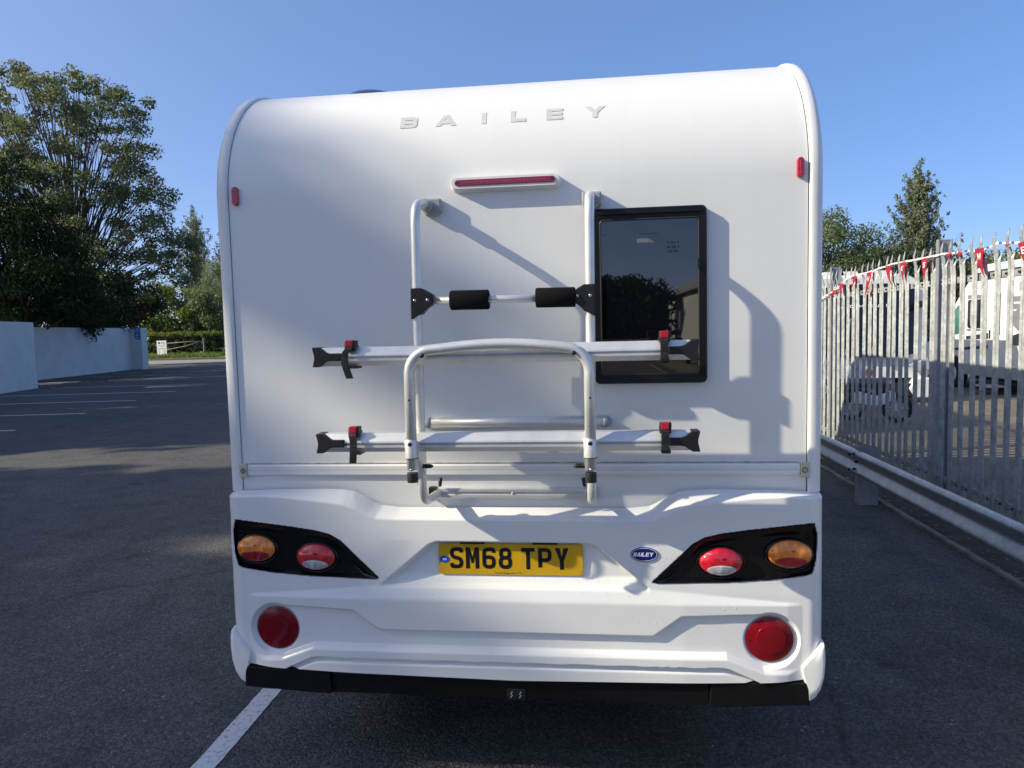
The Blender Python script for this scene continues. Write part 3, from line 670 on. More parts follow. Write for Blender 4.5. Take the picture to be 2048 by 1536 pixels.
# ---- bumper: black sections and white corner caps
for s in (-1, 1):
    b = MB(); P = [(1.022, .466), (.90, .4605), (.80, .458), (.785, .461), (.766, .481), (.758, .488), (.744, .488), (.736, .481), (.718, .459), (.69, .4555), (.685, .368), (.80, .372), (1.024, .386)]
    b.prism([(s*x, z) for x, z in P], -.039, .22); b.build('black_bumper', M_BUMPER, van, bevel=.005)
    # cap: a shell bulging past the side, sections from the back forwards
    O = [(1.068, .604), (1.033, .566), (.996, .521), (.997, .505), (1.008, .462), (1.019, .430), (1.022, .389), (1.043, .402), (1.064, .436), (1.077, .485), (1.081, .545), (1.0795, .588), (1.076, .604)]
    cx, cz = 1.06, .50; v = []; f = []; n = len(O)
    for (y, k, dx) in ((.62, 1.0, -.012), (.30, 1.0, .0), (.06, 1.0, .0), (.0, .99, -.001), (-.022, .965, -.002), (-.034, .92, -.004), (-.039, .84, -.006), (-.0405, .5, -.006)):
        for (x, z) in O: v.append((s*(cx+(x-cx)*k+dx), y, cz+(z-cz)*k))
    f = [(j*n+i, j*n+(i+1) % n, (j+1)*n+(i+1) % n, (j+1)*n+i) for j in range(7) for i in range(n)]+[tuple(range(7*n, 8*n))]
    b = MB(); b.add(v, f).build('bumper_corner', M_GRP, van, auto=42)
b = MB(); b.prism([(-.018, .456), (-.026, .452), (-.031, .44), (-.031, .372), (.03, .362), (.20, .362), (.20, .456)], -.684, .684, 'x'); b.build('bumper_centre', M_BUMPER, van)
b = MB(); b.box(-.03, .038, -.035, .01, .366, .408); ca = b.build('socket_box', M_BLACK, van, bevel=.004)
for x0 in (-.014, .018):
    b = MB()
    for k in range(4): b.box(x0-.003+.004*(k % 2), x0+.001+.004*(k % 2), -.0365, -.0345, .376+k*.0062, .380+k*.0062)
    b.build('socket_mark', M_ALU, ca)

# ---- dew drops on the panel and wall
rng = random.Random(5); b = MB()
def drop(x, z, y, r):
    b.dome((x, y+.0004, z), r, r*rng.uniform(.9, 1.5), r*.6, 8, 3)
for k in range(220):
    x = rng.uniform(-.1, 1.0) if rng.random() < .75 else rng.uniform(-.95, .2); z = rng.uniform(.56, 1.0)
    if 0.5 < abs(x) and .80 < z < 1.02 and abs(x) > .5+(z-.81)*.75: continue
    if math.hypot(abs(x)-.8925, z-.6095) < .084 or (-.28 < x < .26 and .815 < z < .935) or math.hypot((x-.466)/1.8, z-.909) < .031: continue
    drop(x, z, panel_y(x, z), rng.choice((.0009, .0011, .0013, .0016, .0019, .0024)))
for k in range(130):
    cx, cz = rng.choice(((-.45, 1.75), (-.15, 1.72), (-.25, 1.6), (-.2, 1.45), (.1, 1.5), (.75, 1.33), (.55, 1.36)))
    drop(cx+rng.gauss(0, .09), cz+rng.gauss(0, .06), WY, rng.choice((.0009, .0011, .0014, .0018)))
wm, wnt, wb = new_mat('whitened_water'); wb.inputs['Base Color'].default_value = (.9, .92, .94, 1); wb.inputs['Transmission Weight'].default_value = .25; wb.inputs['Coat Weight'].default_value = 1; wb.inputs['Roughness'].default_value = .02; wb.inputs['IOR'].default_value = 1.33  # whitish base colour stands in for sunlight refracted by the drops
b.build('dew_drops', wm, van, True, kind='stuff')

# ------------------------------------------------------------------ bicycle rack on the rear wall
rack = thing('bike_rack', 'folded aluminium bicycle rack fixed to the rear wall of the white motorhome', 'bike rack', (0, 0, 0))
LY = -.140
for s, xt, xb in ((-1, -.284, -.291), (1, .294, .288)):
    p = round_path([(xt+(.012 if s < 0 else .003), WY-.01, 2.148), (xt, LY, 2.137), (xb, LY, 1.112), (xb+(.02 if s < 0 else 0), WY-.018, 1.112)], .075, 10)
    b = MB(); b.tube(p, .0158, 18); b.build('ladder_tube', M_ALU, rack, True)
    # wall bracket
    xw = xt+(.024 if s < 0 else .008)
    b = MB(); b.prism([(xw-.034, 2.172), (xw+.034, 2.172), (xw+.034, 2.128), (xw+.012, 2.112), (xw-.022, 2.112), (xw-.034, 2.132)], WY+.001, WY-.032)
    br = b.build('wall_bracket', M_GREYPL, rack, bevel=.006)
    b = MB(); b.tube([(xt+(.010 if s < 0 else .003), WY-.02, 2.146), (xt+(.008 if s < 0 else .002), WY-.066, 2.144)], .0215, 16); b.build('bracket_collar', M_GREYPL, br, auto=40)
    # gusset at the cross bar
    G = [(-.304, 1.849), (-.268, 1.849), (-.228, 1.826), (-.229, 1.794), (-.246, 1.785), (-.262, 1.770), (-.266, 1.764), (-.305, 1.745)]
    if s > 0: G = [(-x+.004, z-.004) for x, z in G]
    b = MB(); b.prism(G, LY-.0215, LY+.022); gs = b.build('corner_gusset', M_BLACK, rack, bevel=.004)
    for dx in (.289, .246):
        b = MB(); b.dome((s*dx+(.004 if s > 0 else 0), LY-.0215, 1.808), .0058, .0058, .0035, 14, 4); b.build('screw', M_STEELSCREW, gs, True)
b = MB(); b.tube([(-.235, LY, 1.806), (.24, LY, 1.804)], .0128, 18); b.build('cross_bar', M_ALU, rack, True)
for x0, x1 in ((-.172, -.042), (.114, .244)):
    b = MB(); b.tube([(x0, LY, 1.806), (x0+.004, LY, 1.806), (x1-.004, LY, 1.805), (x1, LY, 1.805)], [.030, .0328, .0328, .030], 26); b.build('foam_pad', M_FOAM, rack, auto=40)
# grip bar on the wall
b = MB(); b.tube([(-.30, WY-.014, 1.371), (.345, WY-.014, 1.374)], .0195, 20); gb_ = b.build('grip_bar', M_ALU, rack, True)
for x, q in ((-.303, 1), (.343, -1)):
    b = MB(); b.tube([(x-q*.018, WY-.010, 1.3715), (x-q*.012, WY-.012, 1.3715), (x+q*.004, WY-.0148, 1.3715), (x+q*.012, WY-.0148, 1.3715)], [.006, .016, .0205, .0202], 18); b.build('end_cap', M_GREYPL, gb_, True)
# bottom channel
b = MB(); b.prism([(WY-.001, 1.131), (WY-.018, 1.131), (WY-.020, 1.128), (WY-.020, 1.119), (WY-.016, 1.1175), (WY-.016, 1.108), (WY-.020, 1.1065), (WY-.020, 1.097), (WY-.018, 1.093), (WY-.001, 1.093)], -.288, .300, 'x'); bc = b.build('bottom_channel', M_ALU, rack)
for x in (-.262, .003, .275):
    b = MB(); b.dome((x, WY-.0165, 1.1135), .006, .006, .004, 12, 4); b.build('screw', M_STEELSCREW, bc, True)
for s in (-1, 1):
    b = MB(); b.box(s*.292-.014, s*.292+.014, WY-.028, WY, 1.092, 1.136); b.build('channel_end', M_BLACK, bc, bevel=.003)
    b = MB(); b.tube([(s*.262, WY-.03, 1.142), (s*.258, WY-.033, 1.172)], [.006, .0075], 10); b.build('clamp_lever', M_BLACK, bc, True)
# two bike rails
RYC = -.187
PR = [(-.010, .031), (-.026, .007), (-.027, .003), (-.027, .0005), (-.012, .000), (-.012, -.0065), (-.027, -.007), (-.027, -.0145), (-.011, -.031), (.026, -.031), (.026, .031)]
CAP = [(.533, .0125), (.572, .0125), (.584, .016), (.600, .0275), (.608, .033), (.632, .033), (.6285, .018), (.6255, .006), (.6255, -.006), (.6285, -.018), (.632, -.033), (.608, -.033), (.600, -.028), (.584, -.016), (.572, -.0135), (.533, -.0135)]
for ri, (zc, straps) in enumerate(((1.6265, ((-.502, 1.680, 1.555, .014), (.520, 1.687, 1.588, .0))), (1.3365, ((-.5015, 1.393, 1.272, -.006), (.5205, 1.397, 1.303, .0))))):
    b = MB(); b.prism([(RYC+y, zc+z) for y, z in PR], -.612, .612, 'x'); rail = b.build('bike_rail', M_ALU, rack)
    for s in (-1, 1):
        b = MB(); b.prism([(s*x, zc+z*(1 if abs(z) > .02 else 1)) for x, z in CAP], RYC-.0305, RYC+.029); b.build('rail_end_cap', M_BLACK, rail, bevel=.003)
    for (xs_, zt_, zb_, lean) in straps:
        yf = RYC-.036
        pts = [(xs_+.004, yf+.012, zt_-.010), (xs_, yf-.006, zt_-.028), (xs_-lean*.9, yf-.010, zc+.01), (xs_-lean*.8, yf-.012, zc-.025), (xs_+lean*.1, yf-.006, zb_)]
        pp = round_path(pts, .03, 4); v = []; f = []
        for (x, y, z) in [tuple(q) for q in pp]:
            for dx, dy in ((-.012, 0), (.012, 0), (.012, .0032), (-.012, .0032)): v.append((x+dx, y+dy, z))
        for j in range(len(pp)-1):
            for i in range(4): f.append((j*4+i, j*4+(i+1) % 4, (j+1)*4+(i+1) % 4, (j+1)*4+i))
        f += [(0, 1, 2, 3), tuple(range((len(pp)-1)*4, len(pp)*4))]
        b = MB(); b.add(v, f)
        m_ = len(pp)
        for k in range(3, m_-1):
            x, y, z = pp[k]; b.box(x-.009, x+.009, y-.0012, y+.001, z-.0015, z+.0015)
        b.box(xs_-.008, xs_+.012, RYC-.03, RYC+.034, zc+.030, zc+.036); b.box(xs_-.008, xs_+.012, RYC+.026, RYC+.034, zc-.034, zc+.034); b.box(xs_-.008, xs_+.020, RYC-.02, RYC+.034, zc-.040, zc-.030)
        st = b.build('wheel_strap', M_STRAP, rail)
        b = MB(); b.prism([(xs_-.016, zt_-.034), (xs_+.020, zt_-.034), (xs_+.022, zt_), (xs_-.014, zt_)], yf+.002, yf+.036); bk = b.build('buckle', M_BLACK, rail, bevel=.003)
        b = MB(); b.prism([(xs_-.011, zt_-.021), (xs_+.013, zt_-.021), (xs_+.015, zt_+.0012), (xs_-.012, zt_+.0012)], yf-.001, yf+.022); b.build('red_catch', M_BUCKRED, bk, bevel=.002)
# folded hoop
HY = -.238
hp = [(-.297, HY, 1.252), (-.297, HY, 1.652), (-.10, HY-.004, 1.652), (.005, HY-.006, 1.656), (.10, HY-.004, 1.652), (.286, HY, 1.650), (.286, HY, 1.252)]
hoop = [Vector(hp[0])] 
def arc(cx, cz, r, a0, a1, n=10): return [Vector((cx+r*math.cos(math.radians(a0+(a1-a0)*k/n)), HY, cz+r*math.sin(math.radians(a0+(a1-a0)*k/n)))) for k in range(n+1)]
hoop += arc(-.297+.078, 1.567, .078, 180, 98) 
for k in range(1, 12):
    t = k/12; x = -.225+(.214+.225)*t; hoop.append(Vector((x, HY, 1.6435+.0155*math.sin(math.pi*t))))
hoop += arc(.286-.078, 1.565, .078, 82, 0)
hoop += [Vector(hp[-1])]
b = MB(); b.tube(hoop, .0176, 20); hoop_o = b.build('folding_hoop', M_ALU, rack, True)
for s, x in ((-1, -.297), (1, .286)):
    b = MB(); b.tube([(x-.001, HY, 1.352), (x-.001, HY, 1.346), (x-.001, HY, 1.292)], [.0185, .0212, .0212], 20); sl = b.build('hoop_sleeve', M_ALU, rack, auto=50)
    b = MB(); b.tube([(x, HY, 1.2925), (x, HY, 1.2900)], .0215, 20); b.build('sleeve_gap', M_BLACK, sl, auto=50)
    b = MB(); b.tube([(x, HY, 1.2425), (x, HY, 1.239), (x, HY, 1.211)], [.0172, .0182, .0178], 18); b.build('hoop_foot', M_BLACK, sl, auto=50)
    q = 1 if s < 0 else -1
    b = MB(); b.prism([(HY, 1.345), (HY, 1.295), (LY-.01, 1.225), (LY+.012, 1.225), (LY+.012, 1.330)], x+q*.018, x+q*.022, 'x'); b.build('hinge_plate', M_ALU, sl)
    b = MB(); b.tube([(x+q*.020, HY+.06, 1.252), (x+q*.048, HY+.06, 1.252), (x+q*.056, HY+.06, 1.252)], [.008, .0072, .003], 12); b.build('hinge_knob', M_BLACK, sl, True)
    for (bx_, bz_) in ((x-.001, 1.339), (x+q*.048, 1.626)):
        b = MB(); b.dome((bx_, HY-.0185 if bz_ < 1.5 else HY-.016, bz_), .0078, .0078, .006, 14, 4); b.build('bolt', M_BLACK, sl, True)
    b = MB(); b.disc((x+.001, HY-.0168, 1.483), .0034, .0034, .0012, 12); b.build('drilled_hole', M_BLACK, sl)
    b = MB(); b.dome((x, HY-.0165, 1.2545), .0045, .0045, .003, 10, 3); b.build('rivet', M_STEELSCREW, sl, True)
# ------------------------------------------------------------------ the setting
def sheet(name, poly, z, mt):
    o = mesh(name, [(x, y, z) for x, y in poly], [tuple(range(len(poly)))], mt); o['kind'] = 'structure'; return o
M_SOIL = pmat('soil', (.055, .045, .034), .95, var=.4, vscale=5, bump=.7, bscale=25)
M_FIELD = pmat('field_grass', (.10, .13, .035), .95, var=.35, vscale=.6, bump=.5, bscale=12)
M_LAWN = pmat('lawn_grass', (.16, .22, .045), .9, var=.25, vscale=2, bump=.5, bscale=30)
M_YARD = pmat('yard_surface', (.145, .125, .10), .9, var=.28, vscale=1.6, bump=.4, bscale=60)
M_ROAD = pmat('pale_road', (.24, .235, .22), .9, var=.15, vscale=1.5, bump=.3, bscale=60)
M_EDGE = pmat('edging_concrete', (.20, .185, .16), .9, var=.4, vscale=7, bump=.6, bscale=50)
sheet('ground', [(-700, -700), (700, -700), (700, 900), (-700, 900)], -.016, M_FIELD)
sheet('car_park', [(2.985, -60), (2.985, 40), (-24, 44.1), (-31, 42.4), (-80, 40), (-80, -60)], 0.0, MATS['asphalt'])
sheet('road', [(60, 45.5), (60, 52), (-24, 50.5), (-50, 50.5), (-90, 52), (-90, 44), (-31, 42.45), (-24, 44.15)], -.004, M_ROAD)
sheet('soil_strip', [(2.975, -60), (3.62, -60), (3.62, 40), (2.975, 40)], -.008, M_SOIL)
sheet('yard', [(3.55, -60), (70, -60), (70, 44), (3.55, 44)], -.002, M_YARD)
sheet('lawn', [(-37.3, 57.5), (-10, 57.5), (-10, 95), (-37.3, 95)], .03, M_LAWN)
b = MB()
b.box(2.958, 3.006, -30, 30, -.03, .028); o = b.build('kerb', M_EDGE, bevel=.006); o['kind'] = 'structure'
b = MB(); b.box(-70, 2, 50.6, 50.85, -.05, .13); o = b.build('kerb', pmat('brown_kerb', (.13, .10, .08), .9, var=.3, vscale=3), bevel=.01); o['kind'] = 'structure'
b = MB(); b.box(-70, 2, 50.86, 63, -.05, .10); o = b.build('verge', M_FIELD); o['kind'] = 'structure'

def line(p, q, wd):
    p = Vector((*p, 0)); q = Vector((*q, 0)); d = (q-p).normalized(); nrm = Vector((-d.y, d.x, 0))*wd/2
    rg = random.Random(int(p.x*100)); n = max(2, int((q-p).length/.05)); v = []; f = []
    for i in range(n+1):
        c = p.lerp(q, i/n); j1, j2 = rg.uniform(-.002, .002), rg.uniform(-.002, .002)
        v += [(c.x+nrm.x*(1+j1/wd*2), c.y+nrm.y*(1+j1/wd*2), .004), (c.x-nrm.x*(1+j2/wd*2), c.y-nrm.y*(1+j2/wd*2), .004)]
    f = [(2*i, 2*i+1, 2*i+3, 2*i+2) for i in range(n)]
    o = mesh('parking_line', v, f, MATS['line_paint']); o['kind'] = 'structure'; return o
line((-1.25, -4.4), (-1.262, .655), .098)
for (x, y) in ((-10.83, 9.94), (-11.54, 12.77), (-12.4, 15.91), (-13.05, 18.87), (-13.95, 22.17), (-16.63, 25.42), (-17.55, 28.97), (-18.6, 32.1)):
    line((x, y), (x-5.6, y-.95*5.6/5.6), .11)

# scattered bits on the ground
def scatter(name, n, pos, size, mt, seed, lift=.004, curl=.5):
    rg = np.random.RandomState(seed); V = []; Fc = []
    for i in range(n):
        x, y = pos(rg); s_ = size*rg.uniform(.5, 1.3); a = rg.uniform(0, 6.283); c, s2 = math.cos(a), math.sin(a)
        h = s_*curl*rg.uniform(.1, 1); asp = rg.uniform(.35, .7); k = len(V)
        for (u, v_, z) in ((-1, 0, h*.4), (0, -asp, 0), (1, 0, h), (0, asp, h*.3)):
            V.append((x+s_*(u*c-v_*s2), y+s_*(u*s2+v_*c), lift+z))
        Fc += [(k, k+1, k+2), (k, k+2, k+3)]
    o = mesh(name, V, Fc, mt); o['kind'] = 'stuff'; return o
M_DEADLEAF = mat_leaf('dead_leaf', (.06, .035, .018), (.28, .20, .12), .2)
o = scatter('fallen_leaves', 900, lambda r: (2.93+abs(r.normal(0, .18)), r.uniform(-3, 12)), .022, M_DEADLEAF, 3); o['label'] = 'dry brown leaves along the kerb under the crash barrier'
o = scatter('leaf_litter', 900, lambda r: (lambda t, e: (-19.9-4.0*t+e+.2, 21.0+13.0*t))(r.uniform(0, 1), abs(r.normal(0, 1.0))), .06, M_DEADLEAF, 4); o['label'] = 'leaf litter at the foot of the painted wall'
M_BIT = pmat('pale_grit', (.5, .48, .44), .8, var=.2, vscale=60)
o = scatter('grit', 130, lambda r: (r.uniform(-9, 2.8), r.uniform(-.6, 9)), .009, M_BIT, 5, .006); o['label'] = 'pale grit and petals scattered over the asphalt'

# ---- palisade fence
FX = 3.32
fence = thing('palisade_fence', 'galvanised steel palisade fence with triple-pointed pales behind the crash barrier', 'fence', (FX, 0, 0))
def pale_mesh():
    # W-section, three points at the top: the middle one bends outwards, the side ones splay
    w_ = .036; prof = [(-w_, .0), (-.023, -.012), (-.012, -.002), (0, -.005), (.012, -.002), (.023, -.012), (w_, 0)]   # (along fence, towards the car park)
    th = .0035; v = []; f = []
    zs = [.05, 1.2, 2.06, 2.14]; n = len(prof)
    for z in zs:
        bend = 0 if z < 2.1 else -.006
        for (y, x) in prof: v.append((x+bend, y, z))
        for (y, x) in prof: v.append((x+bend+th, y, z))
    for j in range(len(zs)-1):
        a, c = j*2*n, (j+1)*2*n
        for i in range(n-1):
            f.append((a+i, c+i, c+i+1, a+i+1)); f.append((a+n+i, a+n+i+1, c+n+i+1, c+n+i))
        f.append((a, a+n, c+n, c)); f.append((a+n-1, c+n-1, c+2*n-1, a+2*n-1))
    t = (len(zs)-1)*2*n
    # middle spear: shoulders, waist, leaf, tip
    rows = [(2.19, .031, -.018), (2.235, .023, -.030), (2.262, .017, -.036), (2.288, .022, -.036), (2.315, .016, -.031), (2.350, .0008, -.022)]
    k0 = len(v)
    for (z, hw, x) in rows: v += [(x, -hw, z), (x-.004, 0, z), (x, hw, z), (x+th, hw, z), (x+th, -hw, z)]
    for j in range(len(rows)-1):
        a, c = k0+j*5, k0+(j+1)*5
        f += [(a+i, c+i, c+(i+1) % 5, a+(i+1) % 5) for i in range(5)]
    f += [(t+1, k0, k0+1, t+3), (t+3, k0+1, k0+2, t+5), (t+5, k0+2, k0+3, t+n+5), (t+n+5, k0+3, k0+4, t+n+1), (t+n+1, k0+4, k0, t+1)]
    for s, i0, i1 in ((-1, 0, 1), (1, 5, 6)):
        k = len(v); v += [(.006, s*.046, 2.20), (.008, s*.040, 2.20), (.020, s*.054, 2.33)]
        f += [(t+i0, t+i1, k+1 if s < 0 else k, k if s < 0 else k+1), (t+n+i1, t+n+i0, k if s < 0 else k+1, k+1 if s < 0 else k), (k, k+1, k+2)]
    me = bpy.data.meshes.new('pale'); me.from_pydata(v, [], f); me.update()
    bm = bmesh.new(); bm.from_mesh(me); bmesh.ops.recalc_face_normals(bm, faces=bm.faces); bm.to_mesh(me); bm.free()
    me.materials.append(M_GALV); return me
PALE = pale_mesh(); PITCH = 2.75
rg = random.Random(11)
def post_mesh():
    b = MB(); b.box(-.055, -.049, -.028, .028, 0, 2.40); b.box(.049, .055, -.028, .028, 0, 2.40); b.box(-.049, .049, -.004, .004, 0, 2.398)
    o = b.build('post', M_POST, fence); return o
post0 = post_mesh(); post0.location = (.035, 4.10-PITCH*3, 0)
bays = []
for i in range(1, 10):
    c = post0.copy(); c.location = (.035, 4.10-PITCH*3+i*PITCH, 0); link(c, fence)
rl_b = MB(); rl_b.box(.0, .006, 0.03, PITCH-.03, -.025, .025); rl_b.box(.006, .05, 0.03, PITCH-.03, -.025, -.019)
rail0 = rl_b.build('rail', M_GALV, fence); first = True
bolt_b = MB(); bolt_b.tube([(-.002, 0, 0), (-.016, 0, 0)], [.0095, .0075], 8); bolt0 = bolt_b.build('bolt', M_BLACK, rail0)
for i in range(9):
    y0 = 4.10-PITCH*3+i*PITCH
    for zr in (.32, 2.03):
        if first: r_ = rail0; first = False
        else: r_ = rail0.copy(); link(r_, fence)
        r_.location = (.004, y0, zr)
        if 2 <= i <= 5:
            for k in range(17):
                bo = bolt0 if (bolt0.parent == rail0 and r_ is rail0 and k == 0) else bolt0.copy()
                if bo is not bolt0: link(bo, r_)
                bo.parent = r_; bo.location = (0, .105+k*.1588+.046, .0)
    for k in range(17):
        p = bpy.data.objects.new('pale', PALE); p.location = (rg.uniform(-.003, .002), y0+.105+k*.1588+rg.uniform(-.008, .008), rg.uniform(-.02, .02))
        p.rotation_euler = (rg.gauss(0, .004), rg.gauss(0, .003), rg.gauss(0, .02)); link(p, fence)
# lugs holding the bay ends to the posts
# ---- bunting along the fence
bunt = thing('bunting', 'string of red pennants with white lettering tied along the palisade fence', 'bunting', (FX, 0, 2.2))
BX = -.042
tape = [(9.2, 1.96), (7.06, 2.03), (6.62, 2.10), (6.18, 2.225), (5.59, 2.235), (4.96, 2.27), (4.33, 2.262), (3.9, 2.262), (3.66, 2.255), (3.5, 2.235), (3.38, 2.245), (3.25, 2.268), (2.97, 2.238), (2.8, 2.232), (2.2, 2.26), (0.5, 2.15)]
tv = []; tf = []; tp = []
for (y0, z0), (y1, z1) in zip(tape[:-1], tape[1:]):
    for k in range(8): tp.append((y0+(y1-y0)*k/8, z0+(z1-z0)*k/8))
for i, (y, z) in enumerate(tp):
    x = (BX if y > 3.9 else .012)+.006*math.sin(i*1.7); hgt = .008+.002*math.sin(i*2.3)
    tv += [(x, y, z-2.2-hgt), (x+.004*math.sin(i), y, z-2.2+hgt)]
tf = [(2*i, 2*i+1, 2*i+3, 2*i+2) for i in range(len(tp)-1)]
M_TAPE = pmat('white_tape', (.78, .77, .75), .6, var=.05, vscale=30)
mesh('tape', tv, tf, M_TAPE, bunt)
pm, pnt, pb = new_mat('red_pennant'); pb.inputs['Base Color'].default_value = (.50, .018, .045, 1); pb.inputs['Roughness'].default_value = .45
ptr = pnt.nodes.new('ShaderNodeBsdfTranslucent'); ptr.inputs[0].default_value = (.55, .02, .05, 1); pmx = pnt.nodes.new('ShaderNodeMixShader'); pmx.inputs[0].default_value = .3
pn = N(pnt, 'ShaderNodeTexNoise'); pn.inputs['Scale'].default_value = 9; pr = ramp(pnt, pn.outputs[0], [(.3, (.40, .012, .035)), (.7, (.56, .024, .055))]); pnt.links.new(pr.outputs[0], pb.inputs['Base Color'])
pnt.links.new(pb.outputs[0], pmx.inputs[1]); pnt.links.new(ptr.outputs[0], pmx.inputs[2]); pnt.links.new(pmx.outputs[0], pnt.nodes['Material Output'].inputs['Surface'])
def tape_z(y): return float(np.interp(-y, [-a for a, _ in tape], [z for _, z in tape]))
PEN = [(6.78, .10, .06, .02, .4, ''), (6.60, .17, .10, .10, .9, ''), (6.37, .17, .21, -.02, .55, ''), (5.95, .17, .23, .14, .7, 'L'), (5.52, .19, .33, .16, .25, 'H'), (5.03, .18, .24, -.10, .35, ''), (4.69, .18, .25, -.02, .6, 'K'), (4.25, .17, .255, .01, .3, 'S'),
       (3.83, .15, .055, -.02, .5, ''), (3.64, .13, .06, .03, .5, ''), (3.36, .17, .27, -.10, .25, 'M'), (2.98, .10, .035, .04, .6, ''), (2.80, .17, .25, -.10, .3, 'E'), (2.3, .17, .24, .0, .3, ''), (7.4, .17, .22, .05, .3, ''), (1.7, .17, .24, .0, .3, '')]
for (y, wd, ln, tip, fold, ch) in PEN:
    wd *= .86; ln *= .84; tip *= .85
    zt_ = tape_z(y)-.006-2.2; v = []; f = []; nr = 9
    def pp(u, t):   # u across -1..1, t down 0..1
        ww = wd/2*(1-t)*(1-fold*.45*math.sin(t*2.4)); off = -.012-.02*fold*math.sin(t*3.1+u*1.3*fold)
        return (BX+off+.01*fold*u*math.cos(3*t), y+u*ww+tip*t*t, zt_-ln*t)
    for j in range(nr):
        for u in (-1, -.33, .33, 1): v.append(pp(u, j/(nr-1)*.985))
    for j in range(nr-1):
        for i in range(3): f.append((j*4+i, j*4+i+1, (j+1)*4+i+1, (j+1)*4+i))
    pn_o = mesh('pennant', v, f, pm, bunt, True)
    if ch:
        W_, H_ = .046, .05
        letters('pennant_letter', [(ch, 0, 0, W_, H_, .011, .012, 0)],
                lambda a, c, w_: (lambda q: (q[0]-w_-.0035, q[1], q[2]))(pp((W_/2-a)/(wd/2*.70), .16+(H_-c)/ln)), M_LETTERW, pn_o)

# ---- crash barrier
bar = thing('crash_barrier', 'galvanised corrugated steel crash barrier on short posts beside the motorhome', 'crash barrier', (2.7, 0, 0))
WP = [(.046, .513), (.024, .512), (.010, .506), (.001, .494), (-.002, .480), (.003, .466), (.016, .446), (.034, .428), (.043, .416), (.046, .400), (.043, .384), (.034, .372), (.016, .354), (.003, .334), (-.002, .320), (.001, .306), (.010, .294), (.024, .288), (.046, .287)]
for (ya, yb, off) in ((-7.0, .2, .0), (.0, 7.4, .0035), (7.2, 14.2, 0)):
    ys = np.linspace(ya, yb, 30); v = []; f = []; n = len(WP)
    for y in ys:
        for (x, z) in WP: v.append((x+off+.002*math.sin(y*1.7), y, z+.003*math.sin(y*.9)))
    for y in ys:
        for (x, z) in WP: v.append((x+off+.004+.002*math.sin(y*1.7), y, z+.003*math.sin(y*.9)))
    m_ = len(ys); K = m_*n
    for j in range(m_-1):
        for i in range(n-1):
            f.append((j*n+i, j*n+i+1, (j+1)*n+i+1, (j+1)*n+i)); f.append((K+j*n+i, K+(j+1)*n+i, K+(j+1)*n+i+1, K+j*n+i+1))
        for i in (0, n-1): f.append((j*n+i, (j+1)*n+i, K+(j+1)*n+i, K+j*n+i))
    for j in (0, m_-1):
        for i in range(n-1): f.append((j*n+i, j*n+i+1, K+j*n+i+1, K+j*n+i))
    b = MB(); b.add(v, f).build('beam', M_GALV2, bar, auto=40)
for y in (-5.25, -2.05, 1.15, 4.36, 7.55, 10.75):
    b = MB(); b.box(.05, .056, y-.05, y+.05, 0, .545); b.box(.056, .22, y-.056, y-.050, 0, .545); b.box(.056, .22, y+.044, y+.050, 0, .545); b.box(.2145, .22, y-.05, y+.044, 0, .545)
    po = b.build('post', M_POST, bar)
    b = MB()
    for dy in (-.06, .055):
        for z in (.487, .462, .345, .318): 
            if (dy < 0) == (z in (.487, .345)): b.tube([(.012 if z > .4 else .014, y+dy, z), (-.010, y+dy, z)], .011, 8)
    b.tube([(.05, y, .40), (.028, y, .40)], .014, 8)
    b.build('bolt', M_BLACK, po)

# ---- painted boundary walls and pillar on the left
def wall_run(name, label, pts, h, th, cap=True):
    t_ = thing(name, label, 'wall', (pts[0][0], pts[0][1], 0)); bx_, by_ = pts[0]
    for (x0, y0), (x1, y1) in zip(pts[:-1], pts[1:]):
        d = Vector((x1-x0, y1-y0, 0)).normalized(); nrm = Vector((-d.y, d.x, 0))*th
        q = [(x0-bx_, y0-by_), (x1-bx_, y1-by_), (x1+nrm.x-bx_, y1+nrm.y-by_), (x0+nrm.x-bx_, y0+nrm.y-by_)]
        b = MB(); b.prism(q, 0, h, 'z'); b.build('wall_face', M_RENDER, t_, bevel=.012)
    return t_
w1 = wall_run('boundary_wall', 'pale painted boundary wall ending in a square corner, nearer stretch', [(-15.2, 3.0), (-19.95, 21.3)], 2.42, .35)
b = MB(); b.prism([(0-4.75, 18.3), (-4.75-.35, 18.28), (-4.75-4.2, 19.6), (-4.75-4.2, 19.25)], 0, 2.41, 'z'); b.build('return_face', M_RENDER, w1)
b = MB()
rg = random.Random(3)
for k in range(14):
    t = .86+rg.uniform(-.006, .006); x0, y0 = -4.75*t, 18.3*t; b.box(x0-.012, x0+.004, y0-.05+rg.uniform(-.12, .12), y0+.01+rg.uniform(-.03, .12), .55+rg.uniform(-.1, .1), .60+rg.uniform(0, .14))
b.build('flaked_paint', pmat('bare_render', (.08, .075, .07), .9), w1)
w2 = wall_run('boundary_wall', 'set-back stretch of pale painted wall running behind the parking bays', [(-23.9, 24.0), (-25.62, 34.92)], 2.36, .3)
pil = thing('gate_pillar', 'pale square pillar at the far end of the painted wall, carrying blue signs', 'pillar', (-25.27, 35.05, 0))
b = MB(); b.box(-.37, .37, -.22, .3, 0, 2.36); b.build('shaft', M_RENDER, pil, bevel=.02)
sg = thing('blue_sign', 'tall narrow blue sign with white symbols fixed to the pillar', 'sign', (-25.12, 34.815, 2.06))
b = MB(); b.box(-.15, .15, -.012, .01, -.34, .34); b.build('sign_panel', pmat('sign_blue', (.012, .12, .52), .4, var=.05), sg)
